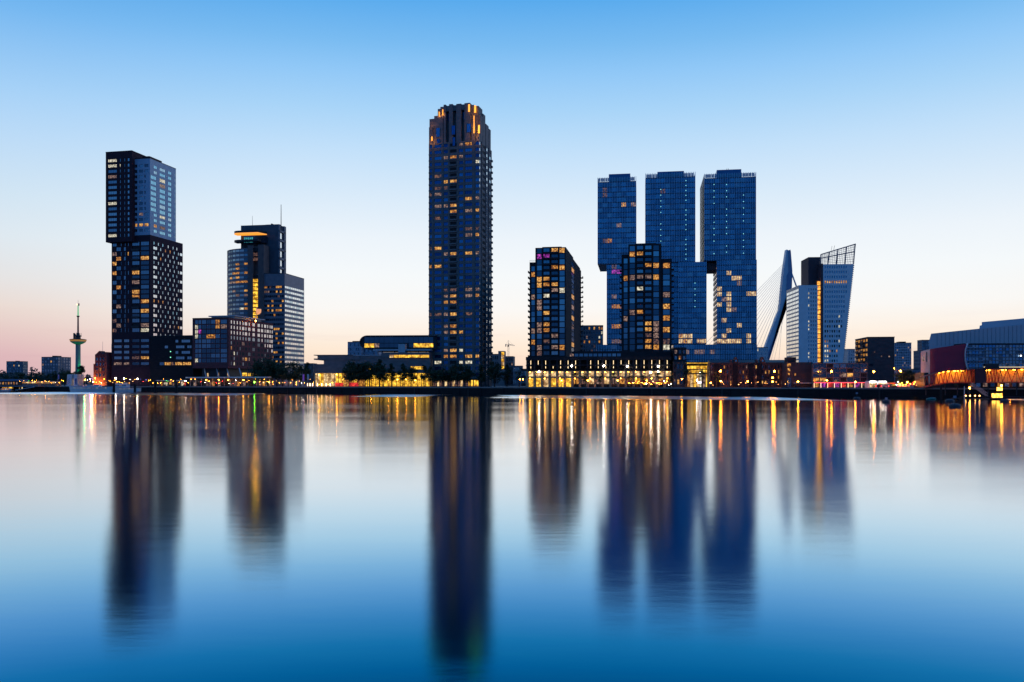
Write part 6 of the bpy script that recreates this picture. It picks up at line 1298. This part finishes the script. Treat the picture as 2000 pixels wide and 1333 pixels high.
def ship(px0, px1, D, name, label, hull_h, dark=False, cabin=()):
    S = Site(px0, D, 20, 0); r = thing(S, name, label, 'ship'); L_ = S.u(px1); n = 16; b = MB(); vs = []
    for i in range(n+1):
        t = i/n; x = L_*t; wd = 2.6*(sin(pi*min(1,.06+t*1.5)/2) if t < .62 else (1-((t-.62)/.38)**3*.55)); sheer = hull_h*(1+.28*(1-t)**3+.05*t*t); xo = -1.2*(1-t)**4
        vs.append([(x+xo,-wd,sheer),(x,-wd*.8,-.4),(x,wd*.8,-.4),(x+xo,wd,sheer)])
    for i in range(n): b.add(vs[i]+vs[i+1], [(0,4,5,1),(1,5,6,2),(2,6,7,3),(3,7,4,0)])
    b.add(vs[0], [(0,1,2,3)]); b.add(vs[n], [(3,2,1,0)]); b.build('hull', M_white, r)
    g = MB()
    for i in range(n): A, B = vs[i], vs[i+1]; g.tube(A[0],B[0],.09,n=4)
    g.build('rubbing_strake', mat('rose_line',(.5,.2,.25),.6), r)
    rr = MB()
    for i in range(1, n): A = vs[i]; rr.tube(A[0],(A[0][0],A[0][1],A[0][2]+.95),.03,n=3)
    for i in range(1, n-1): A, B = vs[i], vs[i+1]; rr.tube((A[0][0],A[0][1],A[0][2]+.95),(B[0][0],B[0][1],B[0][2]+.95),.03,n=3)
    rr.build('railing', M_clad, r)
    for i in range(n-3): MB().box(vs[i+2][0][0]+.3,vs[i+2][0][0]+.75,vs[i+2][0][1]-.02,vs[i+2][0][1]+.2,hull_h*.72,hull_h*.86).build('porthole', MATS['wp' if i%3 else 'ww'], r)
    for a, c, z0, z1, v in cabin:
        MB().box(S.u(a),S.u(c),-v,v,z0,z1).build('cabin', M_white, r)
        k = max(2,int((S.u(c)-S.u(a))/1.6)); w = (S.u(c)-S.u(a))/k
        for j in range(k): MB().box(S.u(a)+w*(j+.15),S.u(a)+w*(j+.85),-v-.03,-v-.01,z0+.55*(z1-z0),z0+.85*(z1-z0)).build('cabin_window', MATS['wo' if j%3 == 0 else 'gc'], r)
    return S, r
S, r = ship(138, 221, 536, 'white_ship', 'long white ship with raked bow moored along the left quay, hull line rose-coloured', 3.2, cabin=((170,196,3.2,4.6,1.6),))
MB().tube((S.u(167),0,3),(S.u(167),0,3+22*536/FL*.75),.1,.05).build('mast', M_clad, r); MB().tube((S.u(168),0,9),(S.u(176),0,3.5),.03,n=3).build('rigging', M_dark, r)
ship(222, 273, 522, 'motor_ship', 'shorter white motor ship with a cabin, moored behind the dark piles', 2.7, cabin=((224,250,2.7,4.8,1.5),(228,246,4.8,5.8,1.2)))
M_pile = mat('pile_wood',(.018,.016,.018),.9)
for i, (px, pt, D) in enumerate(((222.5,750,512),(263.5,751,500),(303.5,745,487),(344.5,747,476))):
    S = Site(px, D, 0, -2); o = MB().lathe([(.75,0),(.72,S.z(pt))],n=10).lathe([(.8,S.z(pt)+.01),(.8,S.z(pt)+.3),(.3,S.z(pt)+.5)],n=10).build('mooring_pile', M_pile); x, y = S.w(0,0); o.location = (x,y,-2); tag(o, f'{ORD[i]} thick dark mooring pile from the left by the white motor ship', 'mooring pile', 'mooring piles left of the long quay')
S = Site(271, 508, 27, 0); MBp = MB().box(0,S.u(350),-1.2,1.2,.15,.55); o = MBp.build('pontoon', M_pile); x,y = S.w(0,0); o.location = (x,y,0); o.rotation_euler=(0,0,-S.th); tag(o,'low dark pontoon in the water below the stacked tower','pontoon')
def floating_restaurant():
    S = Site(-12, 590, 12); r = thing(S, 'floating_pavilion', 'low long pavilion with blue roof and lit windows at the left edge', 'pavilion'); u = S.u; w = u(36)
    MB().box(0,w,0,8,0,3.4).build('wall', M_dark, r); MB().box(-.6,w+.6,-1,9,3.4,4.7).build('roof', mat('blue_roof',(.12,.2,.34),.6), r)
    for i in range(9): MB().box(w*(i+.2)/9,w*(i+.7)/9,-.06,-.01,1.2,2.7).build('window', MATS['wo' if i%2 else 'wp'], r)
floating_restaurant()
def terrace():
    S = Site(40, 572, 15); r = thing(S, 'terrace_building', 'low terrace building with a strip of warm light under its roof on the left shore', 'building'); w = S.u(104); MB().box(0,w,1.5,7,0,3).build('wall', M_stone, r); MB().box(-.3,w+.3,0,7,3,3.3).build('roof', M_clad, r)
    for i in range(14): MB().box(w*i/14+.1,w*(i+1)/14-.1,1.35,1.45,1.9,2.85).build('lit_window', MATS['gp' if i%3 else 'wo'], r)
terrace()
def landing():
    S = Site(-14, 566, 18, 0); r = thing(S, 'landing_stage', 'dark landing stage on piles with a sloping gangway at the left shore', 'landing stage'); u = S.u; w = u(78)
    MB().box(0,w,-3,3,3.3,3.9).build('deck', mat('pale_deck',(.2,.22,.27),.7), r)
    for px in (1,29,34,48,62): MB().box(u(px)-.5,u(px)+.5,-1,1,-1.5,3.3).build('pile', M_pile, r)
    b = MB(); b.hexa([(u(40),-4,.9),(u(76),-4,3.0),(u(76),-2.9,3.0),(u(40),-2.9,.9)],[(u(40),-4,1.2),(u(76),-4,3.3),(u(76),-2.9,3.3),(u(40),-2.9,1.2)]); b.build('gangway', M_clad, r)
    MB().box(u(1),w,-6,-3.2,-.2,.5).build('pontoon', M_pile, r)
    for a, c, y0, y1, k in ((2,11,2.0,2.9,'wo'),(14,20,1.9,3.0,'gl'),(22,27,1.9,3.0,'gl'),(33.5,35,1.7,3.1,'gp'),(39.5,41,1.9,3.0,'gp')): MB().box(u(a),u(c),1.1,1.2,y0,y1).build('lit_window', MATS[k], r)
    MB().box(0,w,3.1,6,-.5,3.3).build('back_wall', M_dark, r)
landing()
def tour_boat():
    S = Site(1, 555, 10, 0); r = thing(S, 'tour_boat', 'small white boat with lit cabin under the landing stage at the left edge', 'boat'); L_ = S.u(24); b = MB(); b.hexa([(0.5,-1,0.1),(L_-1,-1,.1),(L_-1,1,.1),(.5,1,.1)],[(0,-1.3,1.0),(L_,-1.3,1.0),(L_,1.3,1.0),(0,1.3,1.0)]); b.build('hull', M_clad, r); MB().box(1,L_-1.5,-1,1,1.0,2.2).build('cabin', M_white, r)
    for i in range(4): MB().box(1.2+i*1.5,2.4+i*1.5,-1.04,-1.01,1.3,1.95).build('window', MATS['ww' if i == 2 else 'wo'], r)
tour_boat()
# ------------------------------------------------------------------ right side: boats, buoys, landing
def landing_right():
    S = Site(1883, 300, 3, 0); r = thing(S, 'right_landing', 'floating landing with gangway and small orange lamps below the red walkway', 'landing stage'); u = S.u; MB().box(0,u(2030),0,4,.1,.75).build('pontoon', M_pile, r)
    b = MB(); x0,x1 = u(1903),u(1931)
    for y in (0.6,1.9):
        b.tube((x0,y,4.6),(x1,y,1.0),.08,n=4); b.tube((x0,y,5.6),(x1,y,2.0),.06,n=4)
        for i in range(9): t=i/8; b.tube((x0+(x1-x0)*t,y,4.6-3.6*t),(x0+(x1-x0)*min(1,t+.12),y,5.6-3.6*t-.4),.04,n=3)
    b.build('gangway', M_clad, r)
    for i, px in enumerate((1887,1895.5,1905.5,1914)): MB().ball((u(px),.3,1.15),.18).build('lamp', M_sg[4], r)
    MB().tube((u(1883.5),0,0),(u(1883.5),0,4.4),.12).build('post', M_white, r)
landing_right()
def water_taxi():
    S = Site(1935.5, 286, 3, 0); r = thing(S, 'lit_houseboat', 'small boat with brightly lit yellow cabins and mast box at the right landing', 'boat'); u = S.u; z = S.z
    b = MB(); w = u(1961); b.hexa([(0.5,-1,-.1),(w-.5,-1,-.1),(w-.5,1,-.1),(.5,1,-.1)],[(-.3,-1.4,.45),(w+.4,-1.4,.45),(w+.4,1.4,.45),(-.3,1.4,.45)]); b.build('hull', M_pile, r)
    M2 = litmat('boat_glow',(1.0,0.40,0.02),(1.0,0.62,0.10),1.2,5.0,1.4); MB().box(u(1939),u(1953),-.9,.9,.5,z(780)).build('lower_cabin', M2, r); MB().box(u(1938),u(1955),-1,1,z(779.5),z(777.5)).build('deck', M_dark, r)
    MB().box(u(1939.5),u(1952.5),-.8,.8,z(777),z(769)).build('cabin', M2, r); MB().box(u(1938.5),u(1953.5),-.9,.9,z(768.8),z(768)).build('cabin_roof', M_dark, r); MB().box(u(1948),u(1956.3),-.5,.5,z(763.5),z(757)).build('lantern_box', M2, r); MB().box(u(1951),u(1952),-.15,.15,z(768),z(763.5)).build('post', M_dark, r)
    MB().box(u(1954.5),u(1957.5),-.2,.2,z(777),z(768)).build('light_column', M2, r); MB().ball((u(1956),0,z(753.5)),.3).build('top_lamp', M_lampy, r); MB().tube((u(1956),0,z(757)),(u(1956),0,z(754)),.05).build('mast', M_dark, r)
water_taxi()
def buoy(px, py, rad, label, D, flagp=None, col=None):
    S = Site(px, D, 0, 0); r = thing(S, 'mooring_buoy', label, 'buoy'); k = D/FL
    MB().lathe([(rad*.55,-.3),(rad*.95,0.0),(rad,.35),(rad*.9,.68),(rad*.5,.86),(.02,.92)],n=16).build('float', col or mat('buoy_rubber',(.05,.055,.07),.6), r)
    for a in range(6): MB().tube((rad*.8*cos(a*pi/3),rad*.8*sin(a*pi/3),.7),(rad*.8*cos(a*pi/3),rad*.8*sin(a*pi/3),1.0),.05).build('cleat', M_dark, r)
    if flagp: MB().tube((0,0,.5),(0,0,flagp),.05).build('staff', M_dark, r); MB().box(-.35,.35,-.03,.03,flagp,flagp+.55).build('sign_board', mat('sign_paint',(.3,.3,.42),.6), r)
Dw = lambda py: CAMZ*FL/(py-H0)
buoy(1673.5, 779, 1.2, 'dark round buoy with a small board on a staff, leftmost of the buoys', Dw(781), 1.9)
buoy(1865, 793, 1.3, 'largest dark round buoy with a small board on its staff', Dw(796), 2.1)
buoy(1855, 783, 1.25, 'smaller dark buoy behind the largest one', Dw(785.5))
buoy(1731, 785, 1.15, 'dark buoy between the pavilions reflection and the green boat', Dw(787), .9)
buoy(1962, 784, 1.25, 'flat dark buoy right of the lit boat', Dw(786))
def dinghy():
    S = Site(1810, Dw(780.5), 4, 0); r = thing(S, 'green_boat', 'small covered green boat near the quay under the theatre', 'boat'); w = S.u(1828); b = MB(); n = 10; vs = []
    for i in range(n+1): t = i/n; wd = 1.0*sin(pi*min(.97,max(.06,t)))**.5; vs.append([(w*t,-wd,.35),(w*t,-wd*.6,-.2),(w*t,wd*.6,-.2),(w*t,wd,.35),(w*t,0,.35+.28*sin(pi*t))])
    for i in range(n): b.add(vs[i]+vs[i+1], [(0,5,6,1),(1,6,7,2),(2,7,8,3),(3,8,9,4),(4,9,5,0)])
    b.add(vs[0],[(0,1,2,3,4)]); b.add(vs[n],[(4,3,2,1,0)]); b.build('hull', mat('green_cover',(.02,.22,.2),.5), r); MB().tube((w*.08,-.2,.36),(w*.92,-.2,.62),.04).build('oar', M_clad, r)
dinghy()
def pier_pole():
    S = Site(1838, 300, 0, -1); r = thing(S, 'waterside_pile', 'slim dark pile standing in the water left of the orange lamp', 'mooring pile'); MB().lathe([(.35,0),(.33,S.z(753))],n=10).build('post', M_pile, r); MB().lathe([(.45,S.z(753)),(.1,S.z(751.5))],n=10).build('cap', M_pile, r)
pier_pole()

# small pieces belong to the part that carries them
for o in list(SC.objects):
    if o.parent is None and o.get('category'):
        ch = list(o.children); by = {}
        for c in ch: by.setdefault(c.name.split('.')[0], []).append(c)
        for a, b_ in (('antenna','roof'),('roof_house','roof'),('cabin_window','cabin'),('lamp_cap','pole'),('deck_window_sky_glow','deck_room'),('penthouse_window','penthouse_shell'),('headlight','body'),('tail_light','body'),('side_window','body'),('porthole','hull'),('railing','hull'),('cleat','float'),('sign_board','staff'),('gable_window','gable'),('mullion','glass_front'),('nest_windows','nest_floor'),('nest_roof','nest_floor')):
            if a in by and b_ in by and (len(by[b_]) == 1 or a in ('cabin_window','gable_window')):
                for c in by[a]: c.parent = by[b_][0]
